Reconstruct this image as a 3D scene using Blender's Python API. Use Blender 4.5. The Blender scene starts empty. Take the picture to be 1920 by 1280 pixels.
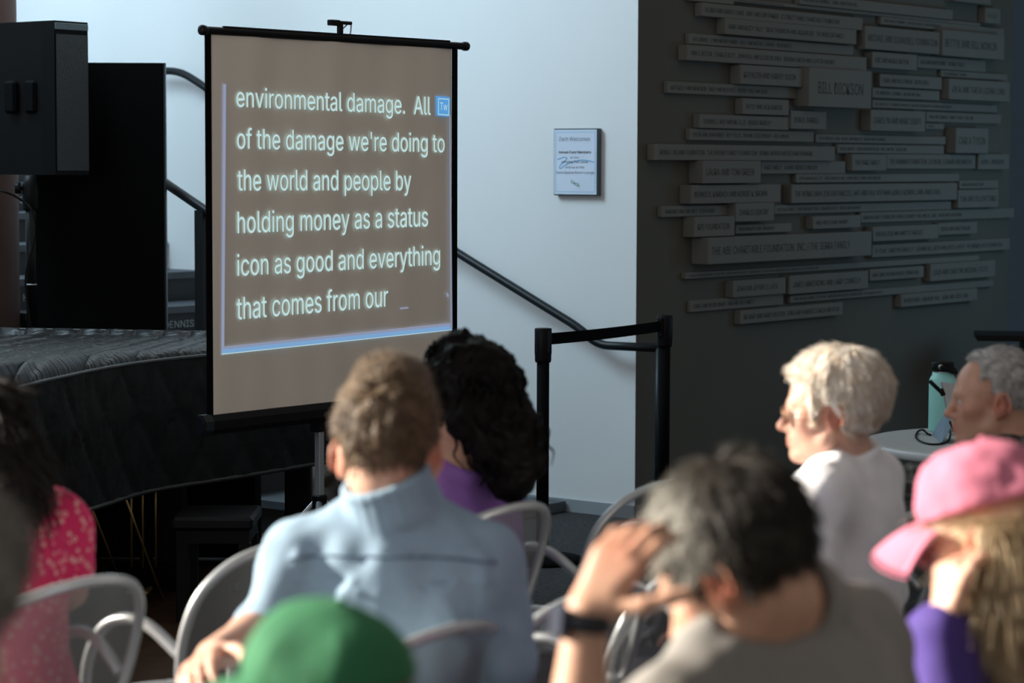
import bpy, math, random
import numpy as np
from mathutils import Vector, Matrix
random.seed(7); rng = np.random.default_rng(7)
C = bpy.context.scene.collection
sc = bpy.context.scene
PI = math.pi

# ------------------------------------------------------------------ camera
F_PX = 4533.0
CAM = Vector((0, 0, 1.70))
PITCH = math.atan((640-305)/F_PX)
ROLL = math.radians(0.18)
cd = bpy.data.cameras.new('camera'); cam = bpy.data.objects.new('camera', cd); C.objects.link(cam)
cd.sensor_width = 36; cd.lens = 36*F_PX/1920; cd.clip_end = 100
CR = Matrix.Rotation(PI/2-PITCH, 3, 'X') @ Matrix.Rotation(ROLL, 3, 'Z')
cam.matrix_world = Matrix.Translation(CAM) @ CR.to_4x4()
cd.dof.use_dof = True; cd.dof.focus_distance = 9.6; cd.dof.aperture_fstop = 3.2
sc.camera = cam
# ------------------------------------------------------------------ world, sun, daylight, exposure
w = bpy.data.worlds.new('world'); sc.world = w; w.use_nodes = True
bg = w.node_tree.nodes['Background']
bg.inputs[0].default_value = (1.0, 0.95, 0.90, 1); bg.inputs[1].default_value = 0.26
sd = bpy.data.lights.new('sun', 'SUN'); sd.energy = 14.0; sd.color = (1.0, 0.92, 0.80); sd.angle = math.radians(1.2)
so = bpy.data.objects.new('sun', sd); C.objects.link(so)
so.rotation_euler = Vector((0.93, -0.20, -0.33)).to_track_quat('-Z', 'Y').to_euler()
def area(name, loc, target, sx, sy, energy, color):
    d = bpy.data.lights.new(name, 'AREA'); d.shape = 'RECTANGLE'; d.size = sx; d.size_y = sy; d.energy = energy; d.color = color
    o = bpy.data.objects.new(name, d); C.objects.link(o); o.location = loc
    o.rotation_euler = (Vector(target)-Vector(loc)).to_track_quat('-Z', 'Z').to_euler()
    return o
area('daylight_left', (-3.8, 11.0, 4.6), (-1.2, 13.0, 2.5), 3.0, 2.0, 280, (0.62, 0.86, 1.0))
area('daylight_room', (-4.1, 2.2, 2.6), (0.5, 6.5, 1.2), 3.6, 2.4, 75, (0.86, 0.94, 1.0))
area('daylight_right', (4.6, 13.2, 1.6), (2.3, 13.9, 1.2), 1.2, 1.4, 12, (0.35, 0.72, 1.0))
sc.view_settings.view_transform = 'Standard'; sc.view_settings.look = 'None'
sc.view_settings.gamma = 1; sc.view_settings.use_curve_mapping = False
sc.view_settings.exposure = 0.0

# ------------------------------------------------------------------ pixel helpers (1920x1280 frame)
def ray(px, py): return CR @ Vector(((px-960)/F_PX, (640-py)/F_PX, -1))
def at(px, py, Y):
    d = ray(px, py); return CAM + d*(Y/d.y)
def atz(px, py, z):
    d = ray(px, py); return CAM + d*((z-CAM.z)/d.z)
def onplane(px, py, p0, n):
    d = ray(px, py); return CAM + d*((Vector(p0)-CAM).dot(n)/d.dot(n))
def project(p):
    q = CR.transposed() @ (Vector(p)-CAM); return (960+F_PX*q.x/-q.z, 640-F_PX*q.y/-q.z)

# ------------------------------------------------------------------ materials
def mat(name, color, rough=0.6, metal=0.0, var=0.0, vscale=8.0, bump=0.0, bscale=60.0, color2=None, emit=0.0, spec=0.5, sss=0.0, sheen=0.0, attr=None):
    m = bpy.data.materials.new(name); m.use_nodes = True
    nt = m.node_tree; b = nt.nodes['Principled BSDF']
    b.inputs['Base Color'].default_value = (*color, 1); b.inputs['Roughness'].default_value = rough
    b.inputs['Metallic'].default_value = metal; b.inputs['Specular IOR Level'].default_value = spec
    if sheen: b.inputs['Sheen Weight'].default_value = sheen
    if sss:
        b.inputs['Subsurface Weight'].default_value = sss; b.inputs['Subsurface Radius'].default_value = (1.0, 0.25, 0.12); b.inputs['Subsurface Scale'].default_value = 0.012
    tc = nt.nodes.new('ShaderNodeTexCoord')
    if var or color2:
        n = nt.nodes.new('ShaderNodeTexNoise'); n.inputs['Scale'].default_value = vscale; n.inputs['Detail'].default_value = 5
        nt.links.new(tc.outputs['Object'], n.inputs['Vector'])
        r = nt.nodes.new('ShaderNodeValToRGB'); r.color_ramp.elements[0].position = 0.32; r.color_ramp.elements[1].position = 0.68
        c2 = color2 or tuple(min(1, c*(1+var)) for c in color)
        c1 = color if color2 else tuple(c*(1-var) for c in color)
        r.color_ramp.elements[0].color = (*c1, 1); r.color_ramp.elements[1].color = (*c2, 1)
        nt.links.new(n.outputs['Fac'], r.inputs['Fac']); out = r.outputs['Color']
        nt.links.new(out, b.inputs['Base Color'])
    if attr:
        a = nt.nodes.new('ShaderNodeAttribute'); a.attribute_name = 'tint'
        mx = nt.nodes.new('ShaderNodeMix'); mx.data_type = 'RGBA'
        nt.links.new(a.outputs['Fac'], mx.inputs['Factor'])
        if var or color2: nt.links.new(out, mx.inputs['A'])
        else: mx.inputs['A'].default_value = (*color, 1)
        mx.inputs['B'].default_value = (*attr, 1)
        nt.links.new(mx.outputs['Result'], b.inputs['Base Color'])
    if bump:
        n2 = nt.nodes.new('ShaderNodeTexNoise'); n2.inputs['Scale'].default_value = bscale; n2.inputs['Detail'].default_value = 4
        nt.links.new(tc.outputs['Object'], n2.inputs['Vector'])
        bp = nt.nodes.new('ShaderNodeBump'); bp.inputs['Strength'].default_value = bump; bp.inputs['Distance'].default_value = 0.01
        nt.links.new(n2.outputs['Fac'], bp.inputs['Height']); nt.links.new(bp.outputs['Normal'], b.inputs['Normal'])
    if emit:
        b.inputs['Emission Color'].default_value = (*color, 1); b.inputs['Emission Strength'].default_value = emit
        b.inputs['Base Color'].default_value = (0.0, 0.0, 0.0, 1); b.inputs['Specular IOR Level'].default_value = 0
    return m

def perforated(name, color, axes, pitch=0.0058, thr=0.12, metal=0.6, rough=0.4):
    m = mat(name, color, rough, metal)
    nt = m.node_tree; b = nt.nodes['Principled BSDF']; outn = nt.nodes['Material Output']
    tc = nt.nodes.new('ShaderNodeTexCoord'); sp = nt.nodes.new('ShaderNodeSeparateXYZ'); nt.links.new(tc.outputs['Object'], sp.inputs[0])
    def M(op, a, bb=None):
        n = nt.nodes.new('ShaderNodeMath'); n.operation = op
        for i, v in enumerate((a, bb)):
            if v is None: continue
            if isinstance(v, (int, float)): n.inputs[i].default_value = v
            else: nt.links.new(v, n.inputs[i])
        return n.outputs[0]
    k = 2*PI/pitch
    s1 = M('SINE', M('MULTIPLY', sp.outputs[axes[0]], k)); s2 = M('SINE', M('MULTIPLY', sp.outputs[axes[1]], k))
    hole = M('GREATER_THAN', M('MULTIPLY', s1, s2), thr)
    tr = nt.nodes.new('ShaderNodeBsdfTransparent'); mx = nt.nodes.new('ShaderNodeMixShader')
    nt.links.new(hole, mx.inputs[0]); nt.links.new(b.outputs[0], mx.inputs[1]); nt.links.new(tr.outputs[0], mx.inputs[2])
    nt.links.new(mx.outputs[0], outn.inputs['Surface'])
    return m

def quilt_bump(m):
    nt = m.node_tree; b = nt.nodes['Principled BSDF']; tc = nt.nodes.new('ShaderNodeTexCoord')
    mp = nt.nodes.new('ShaderNodeMapping'); mp.inputs['Scale'].default_value = (5.0, 34.0, 1.0); mp.inputs['Rotation'].default_value = (0, 0, 0.12); nt.links.new(tc.outputs['Object'], mp.inputs[0])
    n = nt.nodes.new('ShaderNodeTexNoise'); n.inputs['Scale'].default_value = 1.0; n.inputs['Detail'].default_value = 3; n.inputs['Distortion'].default_value = 0.6; nt.links.new(mp.outputs[0], n.inputs['Vector'])
    sp = nt.nodes.new('ShaderNodeSeparateXYZ'); nt.links.new(tc.outputs['Object'], sp.inputs[0])
    def mth(op, a, v):
        k = nt.nodes.new('ShaderNodeMath'); k.operation = op; nt.links.new(a, k.inputs[0])
        if isinstance(v, float): k.inputs[1].default_value = v
        else: nt.links.new(v, k.inputs[1])
        return k.outputs[0]
    s1 = mth('ABSOLUTE', mth('SINE', mth('MULTIPLY', sp.outputs[0], PI/0.125), 0.0), 0.0)
    env = mth('POWER', s1, 0.35); hgt = mth('ADD', mth('MULTIPLY', env, 1.0), mth('MULTIPLY', mth('MULTIPLY', n.outputs['Fac'], env), 1.6))
    bp = nt.nodes.new('ShaderNodeBump'); bp.inputs['Strength'].default_value = 1.0; bp.inputs['Distance'].default_value = 0.016
    nt.links.new(hgt, bp.inputs['Height']); nt.links.new(bp.outputs['Normal'], b.inputs['Normal'])
M = {}
M['white_wall'] = mat('white_wall', (0.80, 0.82, 0.84), 0.85, var=0.015, vscale=1.5, bump=0.05, bscale=200)
M['grey_wall'] = mat('grey_wall', (0.092, 0.090, 0.076), 0.8, var=0.05, vscale=2, bump=0.05, bscale=200)
M['block'] = mat('block_paint', (0.145, 0.143, 0.128), 0.7, var=0.03, vscale=5)
M['block_text'] = mat('block_text', (0.045, 0.046, 0.042), 0.8)
M['carpet'] = mat('carpet', (0.012, 0.013, 0.016), 0.95, color2=(0.05, 0.052, 0.058), vscale=45, bump=0.8, bscale=160)
M['wood'] = mat('wood_floor', (0.05, 0.028, 0.016), 0.5, color2=(0.085, 0.048, 0.027), vscale=9, bump=0.1, spec=0.1)
M['brown'] = mat('column_paint', (0.13, 0.07, 0.055), 0.6, var=0.1, vscale=3)
M['baseboard'] = mat('baseboard', (0.33, 0.37, 0.40), 0.5, var=0.03)
M['black'] = mat('black_plastic', (0.006, 0.006, 0.0068), 0.45, var=0.1, spec=0.12)
M['blackm'] = mat('black_metal', (0.007, 0.0075, 0.0085), 0.35, var=0.1, spec=0.2)
M['blackmatte'] = mat('black_matte', (0.003, 0.003, 0.0035), 0.8, var=0.1, spec=0.06)
M['railgrey'] = mat('rail_paint', (0.010, 0.014, 0.018), 0.4, var=0.1, spec=0.25)
M['quilt'] = mat('quilted_cloth', (0.008, 0.0078, 0.0078), 0.6, var=0.15, vscale=14, bump=0.25, bscale=40, spec=0.15)
M['quilttop'] = mat('quilted_top', (0.008, 0.008, 0.0088), 0.40, var=0.15, vscale=14, spec=0.35); quilt_bump(M['quilttop'])
M['piping'] = mat('piping', (0.017, 0.016, 0.015), 0.5, var=0.1)
M['brass'] = mat('brass', (0.45, 0.32, 0.12), 0.35, metal=0.8, var=0.05)
M['fabric'] = mat('screen_fabric', (0.86, 0.775, 0.665), 0.9, var=0.025, vscale=3, bump=0.12, bscale=9)
M['steel'] = mat('steel', (0.40, 0.42, 0.44), 0.35, metal=0.6, var=0.05)
M['chair'] = mat('chair_metal', (0.52, 0.54, 0.55), 0.35, metal=0.5, var=0.05)
M['meshxz'] = perforated('mesh_back', (0.36, 0.37, 0.38), (0, 2))
M['meshxy'] = perforated('mesh_seat', (0.36, 0.37, 0.38), (0, 1))
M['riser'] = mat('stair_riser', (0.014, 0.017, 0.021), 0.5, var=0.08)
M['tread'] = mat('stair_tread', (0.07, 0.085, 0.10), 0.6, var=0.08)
M['glowtext'] = mat('projected_text', (0.51, 0.73, 0.74), emit=1.0)
M['glowblue'] = mat('projected_blue', (0.20, 0.40, 0.70), emit=1.0)
M['glowpale'] = mat('projected_pale', (0.27, 0.31, 0.46), emit=1.0)
M['glowdim'] = mat('projected_dim', (0.22, 0.25, 0.33), emit=1.0)
M['glowicon'] = mat('projected_icon', (0.10, 0.33, 0.68), emit=1.0)
M['paper'] = mat('sign_paper', (0.66, 0.74, 0.88), 0.6, var=0.02)
M['ink'] = mat('sign_ink', (0.06, 0.07, 0.09), 0.7)
M['inkgrey'] = mat('sign_ink_grey', (0.22, 0.25, 0.30), 0.7)
M['inkblue'] = mat('sign_blue', (0.20, 0.45, 0.72), 0.6)
M['inkgreen'] = mat('sign_green', (0.03, 0.26, 0.13), 0.6)
M['risertext'] = mat('riser_text', (0.45, 0.50, 0.52), 0.6)
M['table'] = mat('table_top', (0.42, 0.44, 0.44), 0.55, var=0.04, vscale=20)
M['tableedge'] = mat('table_edge', (0.55, 0.58, 0.60), 0.4, var=0.04)
M['mint'] = mat('bottle_mint', (0.32, 0.70, 0.66), 0.45, var=0.03)
M['silver'] = mat('silver', (0.45, 0.47, 0.49), 0.35, metal=0.7, var=0.03)
M['bluegrey'] = mat('kickstand', (0.28, 0.40, 0.52), 0.4, metal=0.4, var=0.03)
M['bag'] = mat('bag_canvas', (0.10, 0.085, 0.07), 0.85, var=0.15, bump=0.3, bscale=50)
M['red'] = mat('red_plastic', (0.5, 0.02, 0.02), 0.5, var=0.05)
M['glass'] = mat('eye_white', (0.75, 0.72, 0.68), 0.2, var=0.02)
M['iris'] = mat('iris', (0.05, 0.04, 0.03), 0.15, var=0.02)
M['gold'] = mat('glasses_metal', (0.30, 0.16, 0.08), 0.3, metal=0.7, var=0.05)
M['lens'] = mat('glasses_lens', (0.9, 0.9, 0.9), 0.05)
M['lens'].node_tree.nodes['Principled BSDF'].inputs['Transmission Weight'].default_value = 1.0
M['lens'].node_tree.nodes['Principled BSDF'].inputs['IOR'].default_value = 1.05
M['trousers'] = mat('trousers', (0.03, 0.035, 0.05), 0.85, var=0.15, vscale=20)
M['shoe'] = mat('shoe_leather', (0.02, 0.018, 0.016), 0.5, var=0.1)

# ------------------------------------------------------------------ mesh building
def basis(z):
    z = Vector(z).normalized(); a = Vector((0, 0, 1)) if abs(z.z) < 0.9 else Vector((1, 0, 0))
    x = a.cross(z).normalized(); return x, z.cross(x), z
def smooth_path(pts, n=6, closed=False):
    P = [Vector(p) for p in pts]; out = []; L = len(P)
    for i in range(L if closed else L-1):
        g = (lambda j: P[j % L]) if closed else (lambda j: P[max(0, min(L-1, j))])
        p0, p1, p2, p3 = g(i-1), g(i), g(i+1), g(i+2)
        for k in range(n):
            t = k/n
            out.append(0.5*((2*p1)+(p2-p0)*t+(2*p0-5*p1+4*p2-p3)*t*t+(3*p1-p0-3*p2+p3)*t**3))
    if not closed: out.append(P[-1])
    return out
class MB:
    def __init__(s): s.v = []; s.f = []
    def add(s, v, f):
        o = len(s.v); s.v += [tuple(p) for p in v]; s.f += [tuple(i+o for i in q) for q in f]; return s
    def box(s, c, size, R=None, bev=0.0):
        c = Vector(c); x, y, z = (d/2 for d in size); R = R or Matrix.Identity(3)
        if bev <= 0 or bev >= min(x, y, z):
            P = [c+R@Vector((sx*x, sy*y, sz*z)) for sz in (-1, 1) for sy in (-1, 1) for sx in (-1, 1)]
            return s.add(P, [(0, 2, 3, 1), (4, 5, 7, 6), (0, 1, 5, 4), (2, 6, 7, 3), (0, 4, 6, 2), (1, 3, 7, 5)])
        b = bev; P = []
        idx = {}
        for sx in (-1, 1):
            for sy in (-1, 1):
                for sz in (-1, 1):
                    for ax, q in enumerate(((x, y-b, z-b), (x-b, y, z-b), (x-b, y-b, z))):
                        idx[(sx, sy, sz, ax)] = len(P); P.append(c+R@Vector((sx*q[0], sy*q[1], sz*q[2])))
        fs = []
        for a in range(3):
            u, v = (a+1) % 3, (a+2) % 3
            for sg in (-1, 1):
                q = []
                for (p, r) in ((-1, -1), (1, -1), (1, 1), (-1, 1)):
                    k = [0, 0, 0]; k[a] = sg; k[u] = p; k[v] = r; q.append(idx[(*k, a)])
                fs.append(tuple(q if sg > 0 else q[::-1]))
            for p in (-1, 1):
                for r in (-1, 1):
                    k0 = [0, 0, 0]; k0[u] = p; k0[v] = r; k1 = list(k0); k0[a] = -1; k1[a] = 1
                    q = (idx[(*k0, u)], idx[(*k1, u)], idx[(*k1, v)], idx[(*k0, v)])
                    fs.append(q if p*r > 0 else q[::-1])
        for sx in (-1, 1):
            for sy in (-1, 1):
                for sz in (-1, 1):
                    q = tuple(idx[(sx, sy, sz, a)] for a in range(3)); fs.append(q if sx*sy*sz > 0 else q[::-1])
        return s.add(P, fs)
    def tube(s, pts, r, sides=12, closed=False, rs=None, caps=True):
        P = [Vector(p) for p in pts]; n = len(P); V = []; fs = []
        T = []
        for i in range(n):
            a = P[(i-1) % n] if closed or i else P[i]; b = P[(i+1) % n] if closed or i < n-1 else P[i]
            T.append((b-a).normalized())
        x, y, _ = basis(T[0])
        for i in range(n):
            x = (x - T[i]*x.dot(T[i])).normalized(); y = T[i].cross(x)
            rr = rs[i] if rs else r
            for k in range(sides):
                a = 2*PI*k/sides; V.append(P[i]+x*(rr*math.cos(a))+y*(rr*math.sin(a)))
        m = n if closed else n-1
        for i in range(m):
            j = (i+1) % n
            for k in range(sides):
                k2 = (k+1) % sides
                fs.append((i*sides+k, i*sides+k2, j*sides+k2, j*sides+k))
        if caps and not closed:
            fs.append(tuple(range(sides-1, -1, -1))); fs.append(tuple((n-1)*sides+k for k in range(sides)))
        return s.add(V, fs)
    def lathe(s, prof, c, sides=32, axis=(0, 0, 1)):
        x, y, z = basis(axis); c = Vector(c); V = []; fs = []
        for (r, h) in prof:
            for k in range(sides):
                a = 2*PI*k/sides; V.append(c+z*h+x*(r*math.cos(a))+y*(r*math.sin(a)))
        for i in range(len(prof)-1):
            for k in range(sides):
                k2 = (k+1) % sides; fs.append((i*sides+k, i*sides+k2, (i+1)*sides+k2, (i+1)*sides+k))
        fs.append(tuple(range(sides-1, -1, -1))); fs.append(tuple((len(prof)-1)*sides+k for k in range(sides)))
        return s.add(V, fs)
    def prism(s, poly, c, ux, uy, depth):
        ux, uy, c = Vector(ux), Vector(uy), Vector(c); n = ux.cross(uy).normalized()
        a = [c+ux*p[0]+uy*p[1] for p in poly]; b = [p+n*depth for p in a]; L = len(poly)
        fs = [tuple(range(L-1, -1, -1)), tuple(range(L, 2*L))]+[(i, (i+1) % L, L+(i+1) % L, L+i) for i in range(L)]
        return s.add(a+b, fs)
    def build(s, name, m, parent=None, smooth=False, loc=None):
        return link(name, s.v, s.f, m, parent, smooth, loc)
def link(name, v, f, m, parent=None, smooth=False, loc=None, angle=None):
    me = bpy.data.meshes.new(name)
    base = Vector(loc) if loc is not None else (parent['_o'] if parent is not None and '_o' in parent else None)
    if isinstance(v, np.ndarray):
        if base is not None: v = v - np.array(base)
        me.from_pydata(v.tolist(), [], f.tolist() if isinstance(f, np.ndarray) else f)
    else:
        if base is not None:
            b = Vector(base); v = [Vector(p)-b for p in v]
        me.from_pydata(v, [], f)
    me.update(); me.materials.append(m)
    if smooth: me.polygons.foreach_set('use_smooth', [True]*len(me.polygons))
    o = bpy.data.objects.new(name, me); C.objects.link(o)
    if parent is not None: o.parent = parent
    elif loc is not None: o.location = loc
    if parent is not None and '_o' in parent: o['_o'] = parent['_o']
    if parent is None and loc is not None: o['_o'] = list(loc)
    return o
def tag(o, label, cat, group=None, kind=None):
    o['label'] = label; o['category'] = cat
    if group: o['group'] = group
    if kind: o['kind'] = kind
    return o
def thing(name, label, cat, loc=(0, 0, 0), rz=0, group=None, world=False):
    """Empty at the thing's base; with world=True its parts are given in world coordinates"""
    o = bpy.data.objects.new(name, None); C.objects.link(o); o.location = loc; o.rotation_euler = (0, 0, rz); o.empty_display_size = 0.1
    if world: o['_o'] = list(loc)
    return tag(o, label, cat, group)
def struct(o): o['kind'] = 'structure'; return o
def copy_tree(o, parent=None):
    c = o.copy(); C.objects.link(c)
    if parent is not None: c.parent = parent
    for ch in [x for x in o.children]: copy_tree(ch, c)
    return c
_txt = {}
try: SANS = bpy.data.fonts.load(bpy.utils.system_resource('DATAFILES', path='fonts')+'/Inter.woff2')   # Blender's own interface typeface
except Exception: SANS = None
def text_mesh(body):
    cu = bpy.data.curves.new('t', 'FONT'); cu.body = body; cu.size = 1; cu.resolution_u = 3
    if SANS: cu.font = SANS
    ob = bpy.data.objects.new('t', cu); C.objects.link(ob)
    dg = bpy.context.evaluated_depsgraph_get(); ev = ob.evaluated_get(dg); me = ev.to_mesh()
    V = np.array([v.co[:] for v in me.vertices], dtype=float).reshape(-1, 3); Fc = [tuple(p.vertices) for p in me.polygons]
    ev.to_mesh_clear(); bpy.data.objects.remove(ob); bpy.data.curves.remove(cu)
    return V, Fc
def text_on(mb, body, p0, p1, up, hgt, ref='h', nrm=None, off=0.0006, quad=None):
    """letters from baseline point p0 to p1, ascender height hgt, upright direction up"""
    V, Fc = text_mesh(body)
    if ref not in _txt: _txt[ref] = text_mesh(ref)[0][:, 1].max()
    x0, x1 = V[:, 0].min(), V[:, 0].max()
    p0, p1, up = np.array(p0), np.array(p1), np.array(Vector(up).normalized())
    t = (V[:, 0]-x0)/(x1-x0)
    P = p0[None]+(p1-p0)[None]*t[:, None]+up[None]*(V[:, 1]/_txt[ref]*hgt)[:, None]
    if nrm is not None: P = P+np.array(nrm)[None]*off
    mb.add(P.tolist(), Fc)
def letters(body, p0, p1, up, hgt, ref, name, m, parent, gap):
    """the writing as one part per group of letters that stands apart from the next by more than gap metres"""
    mb = MB(); text_on(mb, body, p0, p1, up, hgt, ref)
    a = Vector(p0); d = (Vector(p1)-a).normalized(); x = [(Vector(v)-a).dot(d) for v in mb.v]
    iv = sorted((min(x[i] for i in f), max(x[i] for i in f), k) for k, f in enumerate(mb.f))
    groups = []; hi = -1e9
    for lo, h, k in iv:
        if lo-hi > gap: groups.append([])
        groups[-1].append(k); hi = max(hi, h)
    for g in groups:
        used = sorted({i for k in g for i in mb.f[k]}); mp = {i: n for n, i in enumerate(used)}
        link(name, [mb.v[i] for i in used], [tuple(mp[i] for i in mb.f[k]) for k in g], m, parent)

# ------------------------------------------------------------------ signed-distance bodies -> one continuous mesh (surface nets)
def vnoise(x, y, z, seed=0):
    xi, yi, zi = np.floor(x).astype(np.int64), np.floor(y).astype(np.int64), np.floor(z).astype(np.int64)
    fx, fy, fz = x-xi, y-yi, z-zi
    fx, fy, fz = fx*fx*(3-2*fx), fy*fy*(3-2*fy), fz*fz*(3-2*fz)
    def h(a, b, c):
        n = (a*374761393+b*668265263+c*2147483647+seed*1274126177) & 0x7fffffff
        n = ((n ^ (n >> 13))*1274126177) & 0x7fffffff
        return ((n ^ (n >> 16)) & 0xffff)/65535.0*2-1
    r = 0
    for a in (0, 1):
        for b in (0, 1):
            for c in (0, 1):
                r = r+h(xi+a, yi+b, zi+c)*(fx if a else 1-fx)*(fy if b else 1-fy)*(fz if c else 1-fz)
    return r
class Field:
    def __init__(s, lo, hi, h):
        s.lo = np.array(lo, float); s.h = h
        s.n = tuple(int(k) for k in np.ceil((np.array(hi)-s.lo)/h)+1); s.v = np.full(s.n, 1.0, np.float32)
    def _sub(s, lo, hi, pad):
        a = np.clip(np.floor((np.array(lo)-pad-s.lo)/s.h).astype(int), 0, np.array(s.n)-1)
        b = np.clip(np.ceil((np.array(hi)+pad-s.lo)/s.h).astype(int)+1, 1, np.array(s.n))
        sl = tuple(slice(i, j) for i, j in zip(a, b))
        if any(j <= i for i, j in zip(a, b)): return None, None
        g = [(s.lo[k]+s.h*np.arange(a[k], b[k])).astype(np.float32) for k in range(3)]
        return sl, (g[0][:, None, None], g[1][None, :, None], g[2][None, None, :])
    def _mix(s, sl, d, k, sub):
        v = s.v[sl]
        if sub: v = -v
        if k > 0:
            hh = np.clip(0.5+0.5*(v-d)/k, 0, 1); r = v*(1-hh)+d*hh-k*hh*(1-hh)
        else: r = np.minimum(v, d)
        s.v[sl] = -r if sub else r
    def cap(s, a, b, ra, rb=None, k=0.015, sub=False):
        rb = ra if rb is None else rb; a = np.array(a, float); b = np.array(b, float); m = max(ra, rb)
        sl, g = s._sub(np.minimum(a, b)-m, np.maximum(a, b)+m, k+2.5*s.h)
        if sl is None: return s
        ab = b-a; L2 = max(1e-9, float(ab@ab))
        dx, dy, dz = g[0]-a[0], g[1]-a[1], g[2]-a[2]
        t = np.clip((dx*ab[0]+dy*ab[1]+dz*ab[2])/L2, 0, 1)
        d = np.sqrt((dx-t*ab[0])**2+(dy-t*ab[1])**2+(dz-t*ab[2])**2)-(ra+(rb-ra)*t)
        s._mix(sl, d.astype(np.float32), k, sub); return s
    def ell(s, c, r, R=None, k=0.015, sub=False):
        c = np.array(c, float); m = max(r); R = np.eye(3) if R is None else np.array(R)
        ext = np.sqrt(((R*np.array(r)[None])**2).sum(1))
        sl, g = s._sub(c-ext, c+ext, k+2.5*s.h)
        if sl is None: return s
        D = [g[i]-c[i] for i in range(3)]
        q = [(R[0, i]*D[0]+R[1, i]*D[1]+R[2, i]*D[2])/r[i] for i in range(3)]
        k0 = np.sqrt(q[0]**2+q[1]**2+q[2]**2); k1 = np.sqrt((q[0]/r[0])**2+(q[1]/r[1])**2+(q[2]/r[2])**2)
        d = k0*(k0-1)/np.maximum(k1, 1e-6)
        s._mix(sl, d.astype(np.float32), k, sub); return s
    def fn(s, lo, hi, f, k=0.0, sub=False, pad=0.02):
        sl, g = s._sub(lo, hi, pad)
        if sl is None: return s
        d = f(g[0]+0*g[1]+0*g[2], g[1]+0*g[0]+0*g[2], g[2]+0*g[0]+0*g[1]); s._mix(sl, d.astype(np.float32), k, sub); return s
    def displace(s, f, band=0.03):
        idx = np.nonzero(np.abs(s.v) < band)
        p = [s.lo[i]+s.h*idx[i] for i in range(3)]
        s.v[idx] += f(*p).astype(np.float32); return s
    def cut(s, p, n):
        """keep the side of the plane opposite to n"""
        g = s._sub(s.lo, s.lo+s.h*np.array(s.n), 0)[1]; n = np.array(n)/np.linalg.norm(n)
        d = (g[0]-p[0])*n[0]+(g[1]-p[1])*n[1]+(g[2]-p[2])*n[2]
        s.v = np.maximum(s.v, d.astype(np.float32)); return s
    def mesh(s, smooth=1):
        v = s.v; v[0] = v[-1] = 1; v[:, 0] = v[:, -1] = 1; v[:, :, 0] = v[:, :, -1] = 1
        ins = v < 0; n = s.n
        cnt = np.zeros((n[0]-1, n[1]-1, n[2]-1), np.uint8)
        for a in (0, 1):
            for b in (0, 1):
                for c in (0, 1): cnt += ins[a:n[0]-1+a, b:n[1]-1+b, c:n[2]-1+c]
        act = (cnt > 0) & (cnt < 8); ci = np.argwhere(act)
        ids = np.full(act.shape, -1, np.int64); ids[act] = np.arange(len(ci))
        acc = np.zeros((len(ci), 3)); num = np.zeros(len(ci))
        cv = {}
        for a in (0, 1):
            for b in (0, 1):
                for c in (0, 1): cv[(a, b, c)] = v[ci[:, 0]+a, ci[:, 1]+b, ci[:, 2]+c].astype(float)
        for k0 in cv:
            for ax in range(3):
                if k0[ax]: continue
                k1 = list(k0); k1[ax] = 1; v0, v1 = cv[k0], cv[tuple(k1)]
                m = (v0 < 0) != (v1 < 0); t = np.where(m, v0/np.where(m, v0-v1, 1), 0)
                e = np.array(k0, float)[None].repeat(len(ci), 0); e[:, ax] += t
                acc += e*m[:, None]; num += m
        P = s.lo+s.h*(ci+acc/np.maximum(num, 1)[:, None])
        Q = []
        for ax in range(3):
            u, w2 = (ax+1) % 3, (ax+2) % 3
            sl0 = [slice(None)]*3; sl1 = [slice(None)]*3; sl0[ax] = slice(0, -1); sl1[ax] = slice(1, None)
            e = ins[tuple(sl0)] != ins[tuple(sl1)]; idx = np.argwhere(e)
            ok = (idx[:, u] > 0) & (idx[:, w2] > 0) & (idx[:, u] < n[u]-1) & (idx[:, w2] < n[w2]-1); idx = idx[ok]
            q = []
            for du, dw in ((-1, -1), (0, -1), (0, 0), (-1, 0)):
                j = idx.copy(); j[:, u] += du; j[:, w2] += dw; q.append(ids[j[:, 0], j[:, 1], j[:, 2]])
            q = np.stack(q, 1); fl = ins[idx[:, 0], idx[:, 1], idx[:, 2]]
            q[~fl] = q[~fl][:, ::-1]; Q.append(q)
        Q = np.concatenate(Q)
        for _ in range(smooth):
            S = np.zeros_like(P); N = np.zeros(len(P))
            for i in range(4):
                a, b = Q[:, i], Q[:, (i+1) % 4]
                for d in range(3): S[:, d] += np.bincount(a, P[b, d], len(P))+np.bincount(b, P[a, d], len(P))
                N += np.bincount(a, minlength=len(P))+np.bincount(b, minlength=len(P))
            P = 0.5*P+0.5*S/np.maximum(N, 1)[:, None]
        return P, Q
def vnormals(P, Q):
    n = np.cross(P[Q[:, 2]]-P[Q[:, 0]], P[Q[:, 3]]-P[Q[:, 1]]); N = np.zeros_like(P)
    for i in range(4):
        for d in range(3): N[:, d] += np.bincount(Q[:, i], n[:, d], len(P))
    return N/np.maximum(np.linalg.norm(N, axis=1), 1e-9)[:, None]

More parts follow.
